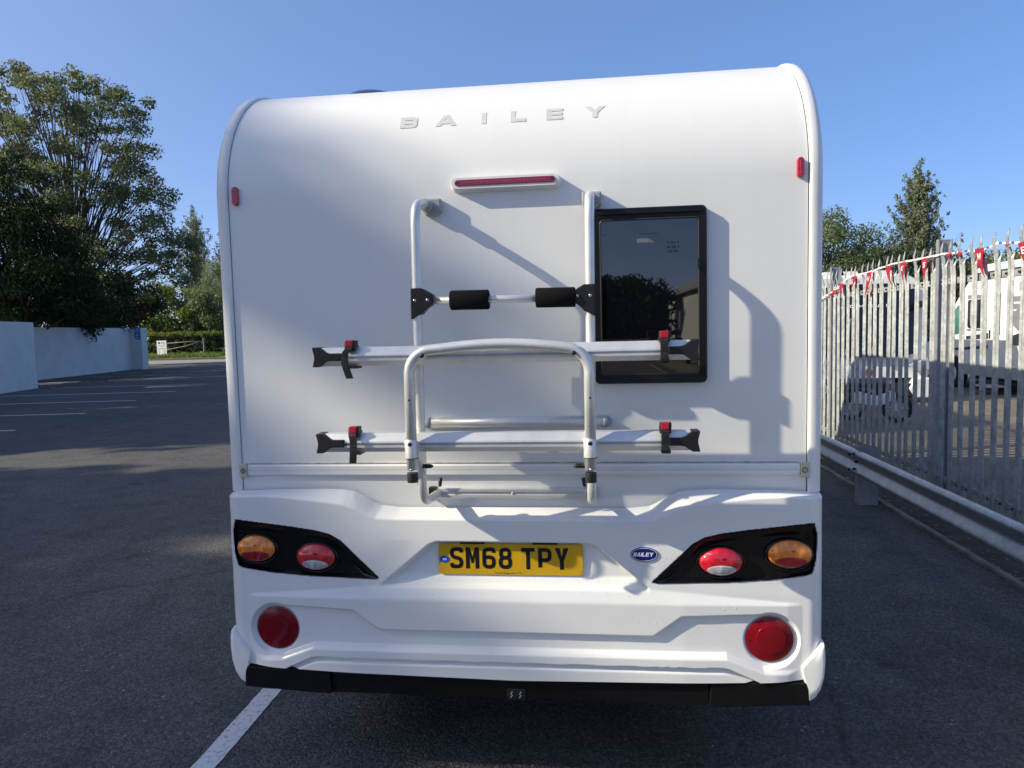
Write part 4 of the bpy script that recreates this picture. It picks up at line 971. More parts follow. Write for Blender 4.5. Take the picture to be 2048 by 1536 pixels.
b = MB(); b.prism([(-.09, .08), (-.05, .29), (0, .19), (.05, .29), (.09, .08), (.05, .08), (.03, .2), (-.03, .2), (-.05, .08)], -.0135, -.0125); b.box(-.10, .10, -.0135, -.0125, .02, .035); b.box(-.07, .05, -.0135, -.0125, -.08, -.04); b.box(-.11, .11, -.0135, -.0125, -.14, -.125)
b.box(-.08, .09, -.0135, -.0125, -.25, -.21); b.box(-.13, .13, -.0135, -.0125, -.31, -.30); b.build('sign_print', M_LETTERW, sg)

# ---- notice board, rustic rails, hedge
nb = thing('notice_board', 'white notice board with a red-brown emblem standing in front of the hedge', 'notice board', (-37.2, 55.8, 0), -.08)
b = MB(); b.box(-.48, .48, -.02, .02, .22, 1.56); b.build('board', pmat('board_white', (.74, .73, .70), .5, var=.05), nb, bevel=.006)
for x in (-.4, .4):
    b = MB(); b.box(x-.04, x+.04, .02, .10, 0, 1.5); b.build('leg', M_BARK, nb)
b = MB(); b.prism([(-.38, 1.30), (-.33, 1.42), (-.16, 1.45), (-.10, 1.38), (-.13, 1.28), (-.25, 1.25)], -.0225, -.0205); b.build('emblem', pmat('emblem_red', (.30, .05, .03), .5, var=.1), nb)
b = MB(); rg = random.Random(2)
b.box(-.34, .38, -.0225, -.0205, .83, .875)
for k, z in enumerate((1.38, 1.28)): b.box(-.02, .34+.02*k, -.0225, -.0205, z-.025, z+.025)
b.box(-.34, .36, -.0225, -.0205, 1.08, 1.12); b.box(-.08, .12, -.0225, -.0205, 1.0, 1.02)
for k in range(6): z = .73-k*.075; b.box(-.34, -.34+rg.uniform(.08, .17), -.0225, -.0205, z-.015, z+.015); b.box(.34-rg.uniform(.1, .2), .36, -.0225, -.0205, z-.015, z+.015)
b.build('print', pmat('print_grey', (.12, .12, .14), .6), nb)
rf = thing('rustic_fence', 'weathered post with two sagging pole rails in front of the hedge', 'rail fence', (-33.5, 56.2, 0))
b = MB(); b.tube([(0, 0, 0), (.02, 0, .9), (-.01, .02, 1.72)], [.10, .095, .09], 8); b.build('post', pmat('weathered_wood', (.17, .15, .12), .85, var=.3, vscale=5, bump=.5), rf, auto=50)
b = MB(); b.tube([(.0, 0, 1.42), (-1.6, .1, 1.40), (-3.5, .1, 1.30)], .045, 7); b.build('rail', MATS['weathered_wood'], rf, True)
b = MB(); b.tube([(-.3, 0, 1.40), (-1.8, .1, 1.02), (-3.6, .1, .72)], .05, 7); b.build('rail', MATS['weathered_wood'], rf, True)

# ------------------------------------------------------------------ vegetation
def leaves(name, C, R, per, size, mt, parent, seed, asp=.5, droop=0.0, flat=1.0, kind=None, shell=0.0):
    rs = np.random.RandomState(seed); C = np.asarray(C, float); R = np.asarray(R, float); n = len(C)*per
    ci = rs.choice(len(C), n, p=R**2/(R**2).sum())
    g = rs.normal(0, 1, (n, 3)); g /= np.linalg.norm(g, axis=1)[:, None]
    rad = rs.uniform(shell, 1, n)**.5
    P = C[ci]+g*(R[ci]*rad)[:, None]*np.array([1, 1, flat])
    a = rs.normal(0, 1, (n, 3)); a[:, 2] -= droop*2; a += g*.6; a /= np.linalg.norm(a, axis=1)[:, None]
    b_ = np.cross(a, rs.normal(0, 1, (n, 3))); b_ /= np.linalg.norm(b_, axis=1)[:, None]+1e-9
    s_ = size*rs.uniform(.6, 1.35, n)
    A = a*(s_/2)[:, None]; B = b_*(s_*asp/2)[:, None]
    nn = np.cross(a, b_)*(s_*.12)[:, None]
    V = np.stack([P-A, P-B*1.0+nn, P+A, P+B*1.0+nn], 1).reshape(-1, 3)
    me = bpy.data.meshes.new(name); me.vertices.add(4*n); me.vertices.foreach_set('co', V.astype(np.float32).ravel())
    me.loops.add(4*n); me.loops.foreach_set('vertex_index', np.arange(4*n, dtype=np.int32)); me.polygons.add(n)
    me.polygons.foreach_set('loop_start', np.arange(0, 4*n, 4, dtype=np.int32)); me.update(calc_edges=True)
    return fin(name, me, mt, parent, False, None, kind)
def tree(name, label, base, cent, rads, lm, per=90, size=.22, fork=2.5, tr=.22, seed=1, limbs=1.0, asp=.55, droop=0, flat=.8, group=None, cat='tree', bark=None, curve=.35, shell=0.0, lr=(.22, .42)):
    """cent: clump centres relative to the base; each clump sits on a limb grown from the fork"""
    t_ = thing(name, label, cat, base, 0, group); rg = random.Random(seed)
    b = MB(); b.tube([(0, 0, -.1), (rg.uniform(-.1, .1), 0, fork*.5), (0, rg.uniform(-.1, .1), fork)], [tr*1.25, tr, tr*.85], 9)
    top = max(c[2] for c in cent)
    b.tube([(0, 0, fork), (rg.uniform(-.2, .2), rg.uniform(-.2, .2), (fork+top)*.55), (0, 0, top*.93)], [tr*.85, tr*.45, .02], 7)
    for c in cent:
        if rg.random() > limbs: continue
        z0 = fork+max(0, (c[2]-fork))*rg.uniform(0, curve); r0 = tr*rg.uniform(*lr)
        p0 = Vector((0, 0, z0)); p2 = Vector(c); p1 = p0.lerp(p2, .5)+Vector((rg.uniform(-.25, .25), rg.uniform(-.25, .25), rg.uniform(-.1, .55)))*max(.4, (p2-p0).length*.17)
        b.tube([p0, p0*.56+p1*.38+p2*.06, p1*.5+p0*.25+p2*.25, p1*.38+p0*.06+p2*.56, p2], [r0, r0*.8, r0*.62, r0*.42, .012], 5, False)
        for k in range(2):
            q = Vector((rg.gauss(0, 1), rg.gauss(0, 1), rg.gauss(.2, .8)))*rads[0]*.55
            m_ = p1.lerp(p2, rg.uniform(.2, .8)); b.tube([m_, m_.lerp(p2+q, .5)+q*.2, p2+q], [r0*.35, r0*.22, .008], 4, False)
    b.build('trunk', bark or M_BARK, t_, True)
    leaves('crown', cent, rads, per, size, lm, t_, seed+50, asp, droop, flat, shell=shell)
    return t_
def clumps(n, fn, seed, mind=.0, r=(.7, 1.1)):
    rg = random.Random(seed); out = []; tries = 0
    while len(out) < n and tries < n*60:
        tries += 1; p = fn(rg)
        if p is None: continue
        if mind and any((Vector(p)-Vector(q)).length < mind for q in out): continue
        out.append(p)
    return out, [rg.uniform(*r) for _ in out]
R2 = (0.9937, 0.1124)          # image-right on the ground; depth axis is (-.1124, .9937)
def ud(u, d, z): return (u*R2[0]-d*R2[1], u*R2[1]+d*R2[0], z)

# tall maple behind the wall: outline as (height, left reach, right reach)
MZ = [3.5, 5.2, 6.5, 8.5, 10, 12, 13.6, 15.2, 16.1, 16.8, 17.5]; ML = [-5, -7, -7.4, -7.4, -7.2, -7, -6.6, -5.6, -4.8, -4.6, -4.0]; MR = [5.0, 6.6, 7.3, 6.9, 6.4, 5.6, 5.0, 4.6, 3.4, 1.4, -1.0]
def maple_fn(rg):
    z = rg.uniform(4.2, 17.0); l, r = np.interp(z, MZ, ML), np.interp(z, MZ, MR)
    u = rg.uniform(l, r); d = rg.uniform(-4.2, 4.2)
    e = math.sqrt(((u-(l+r)/2)/((r-l)/2))**2+(d/4.6)**2)
    hgt = (z-3)/15.5
    if e > 1 or (e < .62-.55*hgt and rg.random() < .88): return None
    return ud(u, d, z)
c_, r_ = clumps(200, maple_fn, 21, .95, (.5, .9))
c_ += [ud(4.75, .2, 15.5), ud(4.3, .2, 14.8), ud(3.1, 0, 16.0), ud(1.7, .3, 16.8), ud(-2.3, 0, 17.4), ud(-4.2, 0, 17.4), ud(6.6, .2, 6.2), ud(6.9, 0, 7.2), ud(1.2, .1, 16.4)]; r_ += [.5, .55, .6, .6, .5, .5, .8, .8, .7]
tree('maple_tree', 'tall maple with many bare upright limbs rising behind the dark conifer', (-29.9, 36.6, 0), c_, r_, M_LEAF, per=250, size=.16, fork=3.2, tr=.34, seed=7, curve=.42, flat=.72, asp=.7, lr=(.09, .21))

# dark conifer in front of it
def con_fn(rg):
    z = rg.uniform(2.7, 10.2); top = 10.4; k = ((top-z)/top)**.75
    u = rg.uniform(-5.5, 4.2*k+.2); d = rg.uniform(-2.6, 2.6)
    if abs(d) > 2.8*k+.3: return None
    return ud(u, d, z)
c_, r_ = clumps(230, con_fn, 31, .55, (.7, 1.05))
tree('conifer', 'very dark spreading conifer overhanging the nearer boundary wall', (-25.2, 26.9, 0), c_, r_, M_LEAFD, per=240, size=.24, fork=1.5, tr=.3, seed=8, asp=.2, droop=.45, flat=.55, limbs=.3)
def blob(rx, ry, rz, cz, up=True):
    def fn(rg):
        while True:
            p = [rg.uniform(-1, 1) for _ in range(3)]
            q = math.sqrt(sum(a*a for a in p))
            if .25 < q < 1: return (p[0]*rx, p[1]*ry, cz+p[2]*rz)
    return fn
for (nm, lab, px, py, rx, ry, rz, cz, lm, n, seed, per, sz, rr) in (
    ('shrub', 'dark evergreen shrub hanging over the set-back wall beside the conifer', -25.9, 30.6, 1.9, 1.3, 1.6, 3.45, M_LEAFS, 60, 41, 150, .17, (.45, .7)),
    ('elder_shrub', 'grey-green elder shrub in pale flower above the wall', -25.9, 31.6, 1.0, .8, 1.15, 3.35, M_LEAFE, 34, 42, 130, .15, (.32, .5)),
    ('shrub', 'dark leafy shrub drooping over the wall just left of the blue signs', -27.4, 34.0, 1.7, 1.2, 1.4, 3.1, M_LEAFS, 60, 43, 140, .17, (.45, .65)),
    ('shrub', 'broad dark shrub filling the gap under the maple', -27.6, 34.0, 3.0, 1.6, 2.2, 4.0, M_LEAFS, 70, 44, 140, .20, (.6, .9)),
    ('shrub', 'dark shrub behind the gate pillar with small lit leaves', -30.4, 41.5, 2.8, 1.8, 2.0, 3.9, M_LEAFS, 60, 45, 130, .2, (.5, .8)),
    ('bush', 'bright yellow-green bush behind the trimmed hedge', -43.0, 66.0, 3.6, 2.4, 3.2, 3.9, M_LEAFY, 70, 46, 120, .30, (.7, 1.1)),
    ('bush', 'mid-green bush between the yellow-green bush and the willow', -38.9, 66.5, 3.2, 2.4, 2.9, 3.4, M_LEAF, 60, 47, 120, .28, (.7, 1.1)),
    ('bush', 'dark bush at the right-hand end of the trimmed hedge', -33.5, 70.0, 2.4, 2.0, 2.6, 2.7, M_LEAFS, 50, 48, 120, .28, (.7, 1.0))):
    c_, r_ = clumps(n, blob(rx, ry, rz, cz), seed, .3, rr)
    tree(nm, lab, (px, py, 0), c_, r_, lm, per=per, size=sz, fork=min(1.2, cz*.3), tr=.08, seed=seed, limbs=.5, cat='shrub' if 'tree' not in nm else 'tree')
c_, r_ = clumps(120, lambda rg: (lambda p: p if p[2] > 1.2 else None)(blob(5.6, 3.5, 5.6, 6.0)(rg)), 51, .8, (.8, 1.3))
tree('willow', 'pale green rounded willow showing beside the left edge of the motorhome', (-39.2, 74.5, 0), c_, r_, M_LEAFW, per=260, size=.25, fork=2, tr=.25, seed=51, asp=.3, droop=.3, limbs=.5)
def plumes(h, wid, n, base, seed, rr=(.62, .22), lean=.55):
    """upswept branches leaving a straight stem; clumps shrink towards each tip"""
    rg = random.Random(seed); C = []; R = []
    for k in range(n):
        z0 = base+(h-base)*(k/n)**.85*.86; a = k*2.399+rg.uniform(-.4, .4); k2 = 1-(z0-base)/(h-base)
        ln = wid*(.10+.95*k2**.9)*rg.uniform(.8, 1.15); rise = ln*rg.uniform(.75, 1.25)/max(.3, lean)*.6
        m_ = max(4, int(ln/.26))
        for i in range(m_):
            t = (i+.6)/m_; q = rr[0]*(1-t)+rr[1]*t
            C.append((ln*t*math.cos(a)+rg.gauss(0, .12), ln*t*math.sin(a)+rg.gauss(0, .12), min(h, z0+rise*t**1.25+rg.gauss(0, .1)))); R.append(q)
    for i in range(8): C.append((rg.gauss(0, .12), rg.gauss(0, .12), h-.35*i)); R.append(.25+.05*i)
    return C, R
for (lab, x, y, h, wid, n, seed) in (('slender grey-green poplar showing behind the willow, taller one', -52.6, 88.5, 19.4, 4.3, 40, 61), ('slender grey-green poplar close to the motorhome edge, lower one', -48.4, 89.5, 17.3, 4.0, 38, 62)):
    c_, r_ = plumes(h, wid, n+14, 3, seed, (.5, .2))
    tree('poplar_tree', lab, (x, y, 0), c_, r_, M_LEAFP, per=34, size=.23, fork=1.5, tr=.25, seed=seed, asp=.55, droop=-.3, flat=1.4, limbs=.35, curve=.9, lr=(.08, .16), group='poplars far behind the hedge')
c_, r_ = plumes(14.8, 3.7, 95, 1.6, 63, (.42, .13))
tree('poplar_tree', 'conical poplar with upswept branches standing alone above the fence', (27.3, 60.0, 0), c_, r_, M_LEAFP, per=42, size=.19, fork=1.5, tr=.22, seed=63, asp=.65, droop=-.3, flat=1.35, limbs=.35, curve=.9, lr=(.1, .2))
c_, r_ = clumps(120, lambda rg: (lambda p: p if p[2] > .6 else None)(blob(5.2, 3.5, 5.0, 4.6)(rg)), 71, .7, (.8, 1.2))
tree('broad_tree', 'round-headed green tree meeting the right edge of the motorhome', (17.0, 51.5, 0), c_, r_, M_LEAFW, per=280, size=.21, fork=1.5, tr=.22, seed=71, limbs=.6)
for (lab, x, y, rx, rz, cz, lm, seed) in (('low rounded bush left of the conical poplar', 23.4, 58.5, 3.2, 4.2, 4.2, M_LEAFW, 72), ('dark bush at the foot of the conical poplar', 27.6, 56.5, 3.4, 2.9, 3.0, M_LEAF, 73), ('bush behind the white motorhome roof, right of the fence post', 25.6, 47.5, 2.6, 2.9, 3.2, M_LEAF, 74), ('yellowish bush above the roof of the side-on motorhome', 28.8, 46.0, 2.6, 3.1, 3.7, M_LEAFY, 75), ('bush far right behind the side-on motorhome', 34.0, 47.0, 3.6, 2.9, 3.6, M_LEAF, 76), ('dark bush in the gap between the two parked motorhomes', 12.0, 26.0, 2.6, 2.0, 2.2, M_LEAFS, 77)):
    c_, r_ = clumps(60, blob(rx, 2.4, rz, cz), seed, .5, (.7, 1.1))
    tree('bush', lab, (x, y, 0), c_, r_, lm, per=230, size=.20, fork=1, tr=.12, seed=seed, limbs=.5, cat='bush')

rs = np.random.RandomState(12)
C_ = np.stack([rs.uniform(-30, 75, 260), rs.uniform(104, 112, 260), rs.uniform(.8, 6.5, 260)], 1); C_[:, 2] *= .75+.3*np.sin(C_[:, 0]*.35)
fw = leaves('far_wood', C_, rs.uniform(1.4, 2.6, 260), 70, .75, M_LEAF, None, 84, .6, kind='stuff'); fw['label'] = 'distant belt of mixed trees along the horizon'
# trimmed hedge
hd = thing('hedge', 'low trimmed hedge with a sunlit yellow-green top beyond the car park', 'hedge', (-40.5, 61.8, 0))
rg = random.Random(9)
C_ = [(rg.uniform(-6.5, 5.6), rg.uniform(-.55, .55), rg.uniform(.15, 1.95)) for _ in range(260)]
leaves('foliage', C_, [.32]*len(C_), 90, .14, M_LEAFS, hd, 81, .55)
C_ = [(rg.uniform(-6.5, 5.6), rg.uniform(-.6, .5), rg.uniform(2.0, 2.22)) for _ in range(170)]
leaves('new_growth', C_, [.24]*len(C_), 45, .12, M_LEAFY, hd, 82, .5)
# grass on the verge
rs = np.random.RandomState(6)
C_ = np.stack([rs.uniform(-46, -30, 420), rs.uniform(51.2, 61.0, 420), np.full(420, .22)], 1)
g = leaves('verge_grass', C_, np.full(420, .32), 26, .30, M_GRASS, None, 83, .14, -1.2, .5, kind='stuff'); g['label'] = 'rough sunlit grass on the verge under the hedge'

# trees along the left of the car park, beside and behind the camera: they shade the ground and the wall of the van
SH = [ # x, y, crown centre z, rx, ry, rz, n, seed
    (-25.5, -6.2, 11.4, 2.2, 1.7, 5.4, 90, 91), (-25.8, -10.2, 10.0, 2.5, 3.2, 5.5, 140, 92), (-26.0, -18.5, 9.5, 3.0, 4.6, 5.5, 120, 93), (-25.2, -2.1, 8.2, 2.2, 2.55, 5.2, 140, 97), (-27.5, 20.6, 9.5, 2.4, 2.5, 6.5, 120, 98),
    (-25.6, 5.9, 10.2, 2.4, 3.3, 7.0, 190, 94), (-26.5, 13.4, 10.2, 2.6, 4.2, 7.0, 190, 95), (-26.5, -28, 9.5, 3.0, 4.6, 5.5, 90, 96)]
for i, (x, y, cz, rx, ry, rz, n, seed) in enumerate(SH):
    c_, r_ = clumps(n, blob(rx, ry, rz, cz), seed, .6, (.75, 1.05))
    if i == 0:
        rg = random.Random(17)
        for yy in np.arange(-7.0, -4.4, .45):
            for zz in np.arange(13.0, 16.95, .45): c_.append((rg.uniform(-.7, .7), yy-y+rg.uniform(-.1, .1), zz+rg.uniform(-.12, .12))); r_.append(.52)
    tree('shade_tree', ('tall narrow maple', 'broad maple', 'leaning maple', 'low maple', 'dense maple', 'round maple', 'tall maple', 'old maple')[i]+' along the left side of the car park, outside the view', (x, y, 0), c_, r_, M_LEAF, per=165 if i == 0 else 170, size=.42, fork=3, tr=.3, seed=seed, limbs=.5, group='trees along the left of the car park')
# ------------------------------------------------------------------ vehicles beyond the fence
M_VWHITE = pmat('vehicle_white', (.78, .78, .76), .28, var=.03, vscale=3)
M_VGREY = pmat('graphic_grey', (.20, .205, .21), .35, var=.1, vscale=6)
M_VDARK = pmat('graphic_dark', (.03, .03, .034), .35, var=.1, vscale=6)
M_GLASS = pmat('dark_glass', (.004, .005, .007), .04, spec=.6, ior=1.5)
M_GREENGL = pmat('green_glass', (.05, .16, .14), .1, var=.3, vscale=3)
# flat-fronted one facing the camera
ac = thing('motorhome', 'white flat-fronted motorhome facing us behind the fence, huge black windscreen with white capitals', 'motorhome', (6.07, 13, 0))
prof = [(-1.24, .52), (-1.24, 1.9), (-1.20, 2.35), (-1.08, 2.56), (-.9, 2.64), (.9, 2.64), (1.08, 2.56), (1.20, 2.35), (1.24, 1.9), (1.24, .52)]
v = []; f = []; n = len(prof)
for (y, k, dz) in ((.0, .97, .0), (.10, 1.0, .0), (.6, 1.0, .08), (6.8, 1.0, .08)):
    for (x, z) in prof: v.append((x*k, y+(.10*(abs(x)/1.24)**2 if y < .2 else 0)+(.22*max(0, (z-1.0)/1.6)**2 if y < .2 else 0), z+dz*(z > 2)))
f = [(j*n+i, j*n+(i+1) % n, (j+1)*n+(i+1) % n, (j+1)*n+i) for j in range(3) for i in range(n)]+[tuple(range(n)), tuple(range(3*n, 4*n))]
b = MB(); b.add(v, f).build('body', M_VWHITE, ac, auto=35)
ws = [(-.93, .97), (-.96, 1.6), (-.99, 2.1), (-1.03, 2.40), (-.6, 2.50), (.6, 2.50), (1.03, 2.40), (.99, 2.1), (.96, 1.6), (.90, 1.02), (.6, .97)]
b = MB(); n = len(ws)
b.add([(x, -.03+.10*(abs(x)/1.24)**2+.22*max(0, (z-1.0)/1.6)**2, z) for x, z in ws]+[(x, .05+.10*(abs(x)/1.24)**2+.22*max(0, (z-1.0)/1.6)**2, z) for x, z in ws], [tuple(range(n)), tuple(range(2*n-1, n-1, -1))]+[(i, i+n, (i+1) % n+n, (i+1) % n) for i in range(n)])
wsc = b.build('windscreen', M_GLASS, ac, auto=20)
letters('windscreen_lettering', [(c, -.915+k*.1795, 2.005, .085, .062, .015, .014, 0) for k, c in enumerate('COACHMAN')], lambda u, v_, w_: (u, -.045-w_+.10*(abs(u)/1.24)**2+.22*((v_-1.0)/1.6)**2, v_), M_LETTERW, wsc)
for x0, x1 in ((.02, .40), (-.5, -.1)):
    b = MB(); b.tube([(x0, -.06, 1.02), (x0+.07, -.045, 1.35), (x1-.3, -.02, 1.78)], .012, 6); b.build('wiper', M_GREYPL, wsc, True)
b = MB(); b.box(-1.20, 1.20, .02, .3, .16, .40); b.build('dark_lower_front', M_UNDER, ac)  # dark block filling the front below the white panel
for s in (-1, 1):
    b = MB(); b.prism([(s*.86, .40), (s*.80, .30), (s*.93, .10), (s*1.24, .10), (s*1.25, .52), (s*.9, .52)], -.03, .5); b.build('bumper_corner', M_VWHITE, ac, bevel=.03)
    b = MB(); b.prism([(s*.80, .80), (s*1.16, .93), (s*1.20, .70), (s*.92, .64)], -.02, .06); b.build('headlamp', pmat('lamp_clear', (.45, .47, .5), .12, coat=.6, var=.2, vscale=12), ac, bevel=.01)
    b = MB(); b.box(s*1.10-.13, s*1.10+.13, -.20, .05, 1.98, 2.11); b.build('mirror_arm', M_BLACK, ac, bevel=.02)
    b = MB(); b.tube([(s*1.02, 1.0, .36), (s*1.22, 1.0, .36)], .36, 20); b.build('wheel', M_RUBBER, ac, auto=40)
b = MB(); b.disc((0, .012, .645), .095, .095, .02, 24); bd = b.build('front_badge', pmat('badge_chrome', (.5, .5, .5), .25, metal=.8), ac)
b = MB(); b.disc((0, -.009, .645), .07, .07, .004, 20); b.build('badge_centre', pmat('badge_red', (.28, .02, .04), .3), bd)
b = MB()
for x0 in (-.75, -.45, .25): b.prism([(x0, 2.71), (x0+.03, 2.80), (x0+.40, 2.80), (x0+.45, 2.71)], .6, 1.4)
b.build('roof_box', M_VWHITE, ac)

# side-on one to the right; its flank is at x = 9.5
co = thing('motorhome', 'white low-profile motorhome seen side-on beyond the fence, grey and black swoosh graphics', 'motorhome', (10.65, 13.5, 0))
def cy(y): return y-13.5
SP = [(9.6, .36), (9.6, 2.80), (9.9, 2.98), (15.4, 2.98), (15.75, 2.90), (16.02, 2.66), (16.5, 2.28), (16.85, 1.96), (17.2, 1.62), (18.1, 1.12), (18.55, .95), (18.6, .40), (17.2, .40), (17.12, .62), (16.95, .76), (16.72, .80), (16.50, .76), (16.34, .62), (16.26, .40)]
b = MB(); b.prism([(cy(y), z) for y, z in SP], -1.15, 1.15, 'x'); b.build('body', M_VWHITE, co, bevel=.04)
SX = -1.152
def side(name, poly, mt, d=.012, parent=co, bev=0):
    b = MB(); b.prism([(cy(y), z) for y, z in poly], SX-d, SX+.02, 'x'); return b.build(name, mt, parent, bevel=bev)
side('cab_window', [(16.18, 1.38), (16.18, 2.08), (16.5, 2.06), (16.88, 1.78), (16.98, 1.45), (16.7, 1.33)], M_GREENGL)
hw = side('side_window', round_rect(15.22, 16.02, 1.50, 2.18, .06), M_GLASS, .02)
side('curtain', [(15.76, 1.55), (15.76, 2.12), (15.88, 2.12), (15.88, 1.55)], pmat('pale_curtain', (.42, .42, .42), .8), .0215, hw)
side('window_ledge', [(15.2, 1.44), (15.2, 1.48), (16.04, 1.48), (16.04, 1.44)], M_VGREY, .025)
side('window_hood', [(15.2, 2.20), (15.2, 2.28), (16.0, 2.30), (16.04, 2.22)], M_VGREY, .022)
dr = side('entrance_door', round_rect(14.36, 15.10, .55, 2.50, .08), M_VWHITE, .016, bev=.006)
side('door_window', round_rect(14.62, 14.88, 1.33, 2.30, .03), M_GLASS, .022, dr)
side('door_handle', [(15.0, 1.25), (15.0, 1.45), (15.05, 1.45), (15.05, 1.25)], M_BLACK, .03, dr)
for k in range(3): side('graphic_bar', [(13.2, 2.06-k*.16), (13.2, 2.17-k*.16), (14.30, 2.19-k*.16), (14.30, 2.07-k*.16)], M_VGREY, .003)
side('swoosh', [(11.0, 1.60), (12.4, 2.1), (13.55, 2.2), (14.28, 1.74), (14.28, 1.62), (13.9, 1.40), (13.2, 1.24)], M_VGREY, .004)
side('swoosh', [(10.6, 1.20), (12.0, 1.55), (13.4, 1.50), (14.3, 1.30), (14.3, 1.14), (13.3, 1.05), (12.0, .98)], M_VDARK, .005)
side('swoosh', [(15.12, 1.24), (15.12, 1.38), (16.1, 1.30), (16.1, 1.22)], M_VDARK, .004)
side('stripe', [(15.12, 1.02), (15.12, 1.10), (16.9, .98), (17.4, .88), (16.9, .92)], M_VDARK, .005)
side('awning_case', [(10.0, 2.72), (10.0, 2.82), (15.95, 2.80), (15.95, 2.71)], pmat('awning_black', (.02, .02, .022), .4), .07)
side('skirt', [(9.62, .36), (9.62, .62), (16.2, .62), (16.2, .36)], pmat('skirt_silver', (.42, .43, .45), .35, metal=.3), .02)
for k in range(5): side('vent_slat', [(13.0, 2.30+k*.04), (13.0, 2.322+k*.04), (13.95, 2.322+k*.04), (13.95, 2.30+k*.04)], M_VGREY, .014)
for k in range(5): side('vent_slat', [(13.0, .78+k*.045), (13.0, .80+k*.045), (13.9, .80+k*.045), (13.9, .78+k*.045)], M_VDARK, .014)
b = MB(); b.box(SX-.35, SX+.1, cy(14.4), cy(15.0), .16, .20); b.build('entrance_step', M_ALU, co)
b = MB(); b.tube([(SX-.05, cy(17.15), 1.75), (SX-.28, cy(17.2), 1.70)], .02, 6); b.box(SX-.36, SX-.2, cy(17.16), cy(17.26), 1.45, 1.75); b.build('mirror', M_BLACK, co)
for y in (16.72, 11.2):
    for x in (-1.05, 1.05):
        b = MB(); b.tube([(x-.1, cy(y), .345), (x+.1, cy(y), .345)], .345, 24); wl = b.build('wheel', M_RUBBER, co, auto=40)
        s = 1 if x > 0 else -1
        b = MB(); b.tube([(x+s*.08, cy(y), .345), (x+s*.106, cy(y), .345)], [.22, .19], 18); b.build('rim', M_ALU, wl, auto=40)
b = MB(); b.box(-1.0, 1.0, cy(9.8), cy(16.2), .26, .36); b.build('chassis', M_UNDER, co)

# small motorcycle standing in the shade by the flat front
mc = thing('motorcycle', 'small white motorcycle parked in shade before the black windscreen', 'motorcycle', (5.1, 10.2, 0), -.5)
for x in (-.36, .36):
    b = MB(); b.tube([(x+.21*math.cos(t), 0, .24+.21*math.sin(t)) for t in np.linspace(0, 2*math.pi, 21)], .035, 8, False); wl = b.build('wheel', M_RUBBER, mc, True)
    b = MB(); b.tube([(x, -.03, .24), (x, .03, .24)], .06, 12); b.build('hub', M_ALU, wl, auto=40)
    b = MB()
    for k in range(6): a = k*math.pi/3; b.tube([(x, 0, .24), (x+.19*math.cos(a), 0, .24+.19*math.sin(a))], .008, 5)
    b.build('spokes', M_ALU, wl)
b = MB(); b.prism([(-.30, .30), (-.36, .48), (-.20, .52), (.02, .42), (.22, .50), (.30, .56), (.36, .42), (.20, .30), (.0, .26)], -.09, .09); b.build('fairing', M_VWHITE, mc, bevel=.03)
b = MB(); b.prism([(-.40, .50), (-.38, .56), (-.05, .55), (.0, .49), (-.2, .48)], -.08, .08); b.build('seat', M_BLACK, mc, bevel=.02)
b = MB(); b.tube([(.36, 0, .24), (.26, 0, .66)], .022, 8); b.tube([(.25, -.24, .70), (.27, 0, .66), (.25, .24, .70)], .016, 8); b.build('handlebar', M_ALU, mc, True)
b = MB(); b.box(.25, .31, -.06, .06, .56, .68); b.build('headlamp', M_BUCKRED, mc, bevel=.02)
b = MB(); b.box(-.43, -.39, -.05, .05, .47, .53); b.build('tail_light', M_BUCKRED, mc, bevel=.01)

# a second van parked nose to tail in front of the near one: only its shade shows
van2 = copy_tree(van, None, (0.05, 7.76, 0), 0); van2.scale = (1, 1, 1.3); van2['label'] = 'second, taller white motorhome parked nose to tail ahead of the near one'

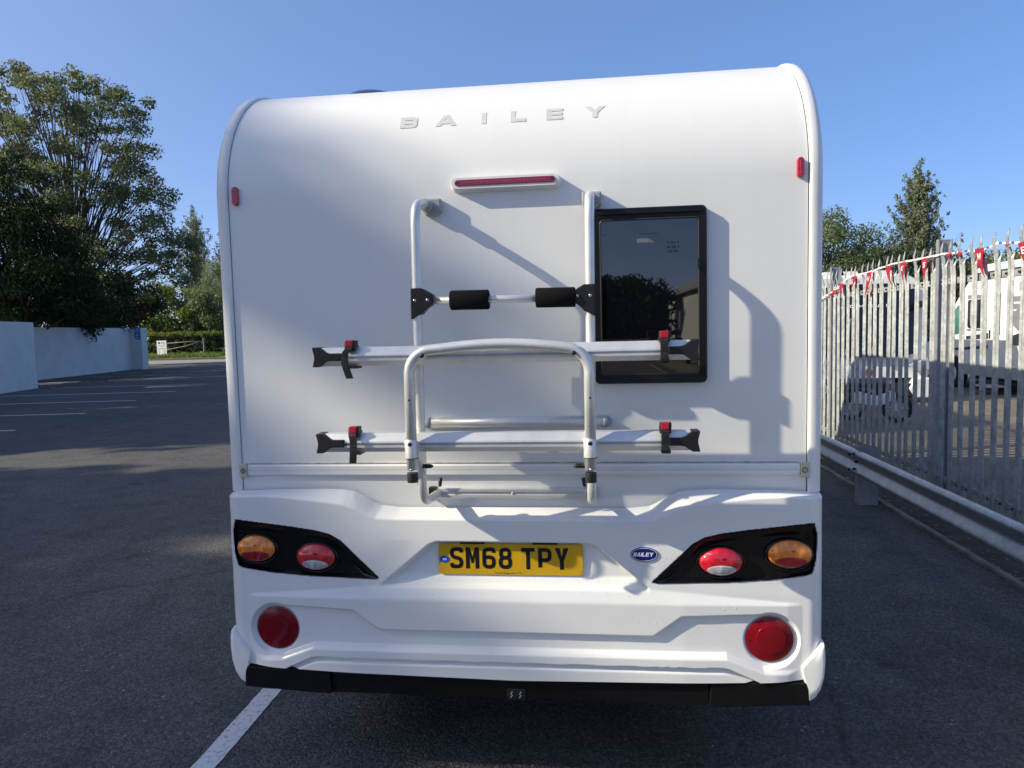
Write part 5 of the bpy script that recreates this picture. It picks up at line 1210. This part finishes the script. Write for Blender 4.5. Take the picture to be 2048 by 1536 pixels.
# ------------------------------------------------------------------ behind the camera, as the window glass shows it
hb_ = thing('gabled_building', 'long white rendered building with a gable end behind the camera, mirrored in the smoked window', 'building', (11.2, -52, 0))
b = MB(); b.prism([(-4.2, 0), (4.2, 0), (4.2, 4.0), (0, 6.2), (-4.2, 4.0)], -20, 16, 'y'); b.build('wall', pmat('building_white', (.74, .73, .70), .85, var=.05), hb_)
for s in (-1, 1):
    b = MB(); b.prism([(0, 6.22), (s*4.6, 3.81), (s*4.6, 3.96), (0, 6.38)], -20.3, 16.3, 'y'); b.build('roof', pmat('slate_roof', (.30, .30, .31), .8, var=.2, vscale=4, bump=.3, bscale=12), hb_)
for k in range(14):
    y = -18.4+k*2.45
    b = MB(); b.box(-4.24, -4.18, y-.5, y+.5, .9, 2.8); wf = b.build('window', M_TRIM, hb_)
    b = MB(); b.box(-4.25, -4.2, y-.43, y+.43, .97, 2.73); b.build('pane', M_GLASS, wf)
for k in range(4):
    x = -3.0+k*2.0
    b = MB(); b.box(x-.4, x+.4, 15.98, 16.04, .9, 2.6); wf = b.build('window', M_TRIM, hb_)
    b = MB(); b.box(x-.34, x+.34, 16.0, 16.05, .96, 2.54); b.build('pane', M_GLASS, wf)
co2 = copy_tree(co, None, (6.1, -30.0, 0), math.pi); co2['label'] = 'white low-profile motorhome parked behind the camera, mirrored in the smoked window'
for i, (x, y, rx, rz, cz, seed) in enumerate(((-2.5, -44, 3.4, 3.4, 3.6, 101), (.9, -47, 2.6, 2.4, 2.8, 102), (-9.5, -42, 4.5, 4.6, 4.8, 103), (-18, -46, 5, 5.5, 6, 104), (3.5, -52, 3, 2.4, 3, 105))):
    c_, r_ = clumps(70, blob(rx, 2.5, rz, cz), seed, .6, (.8, 1.2))
    tree('shade_tree', ('dark round tree', 'low dark bush', 'broad dark tree', 'tall dark tree', 'distant dark bush')[i]+' behind the camera, mirrored in the smoked window', (x, y, 0), c_, r_, M_LEAFS, per=90, size=.45, fork=1.2, tr=.2, seed=seed, limbs=.4, group='trees behind the camera')
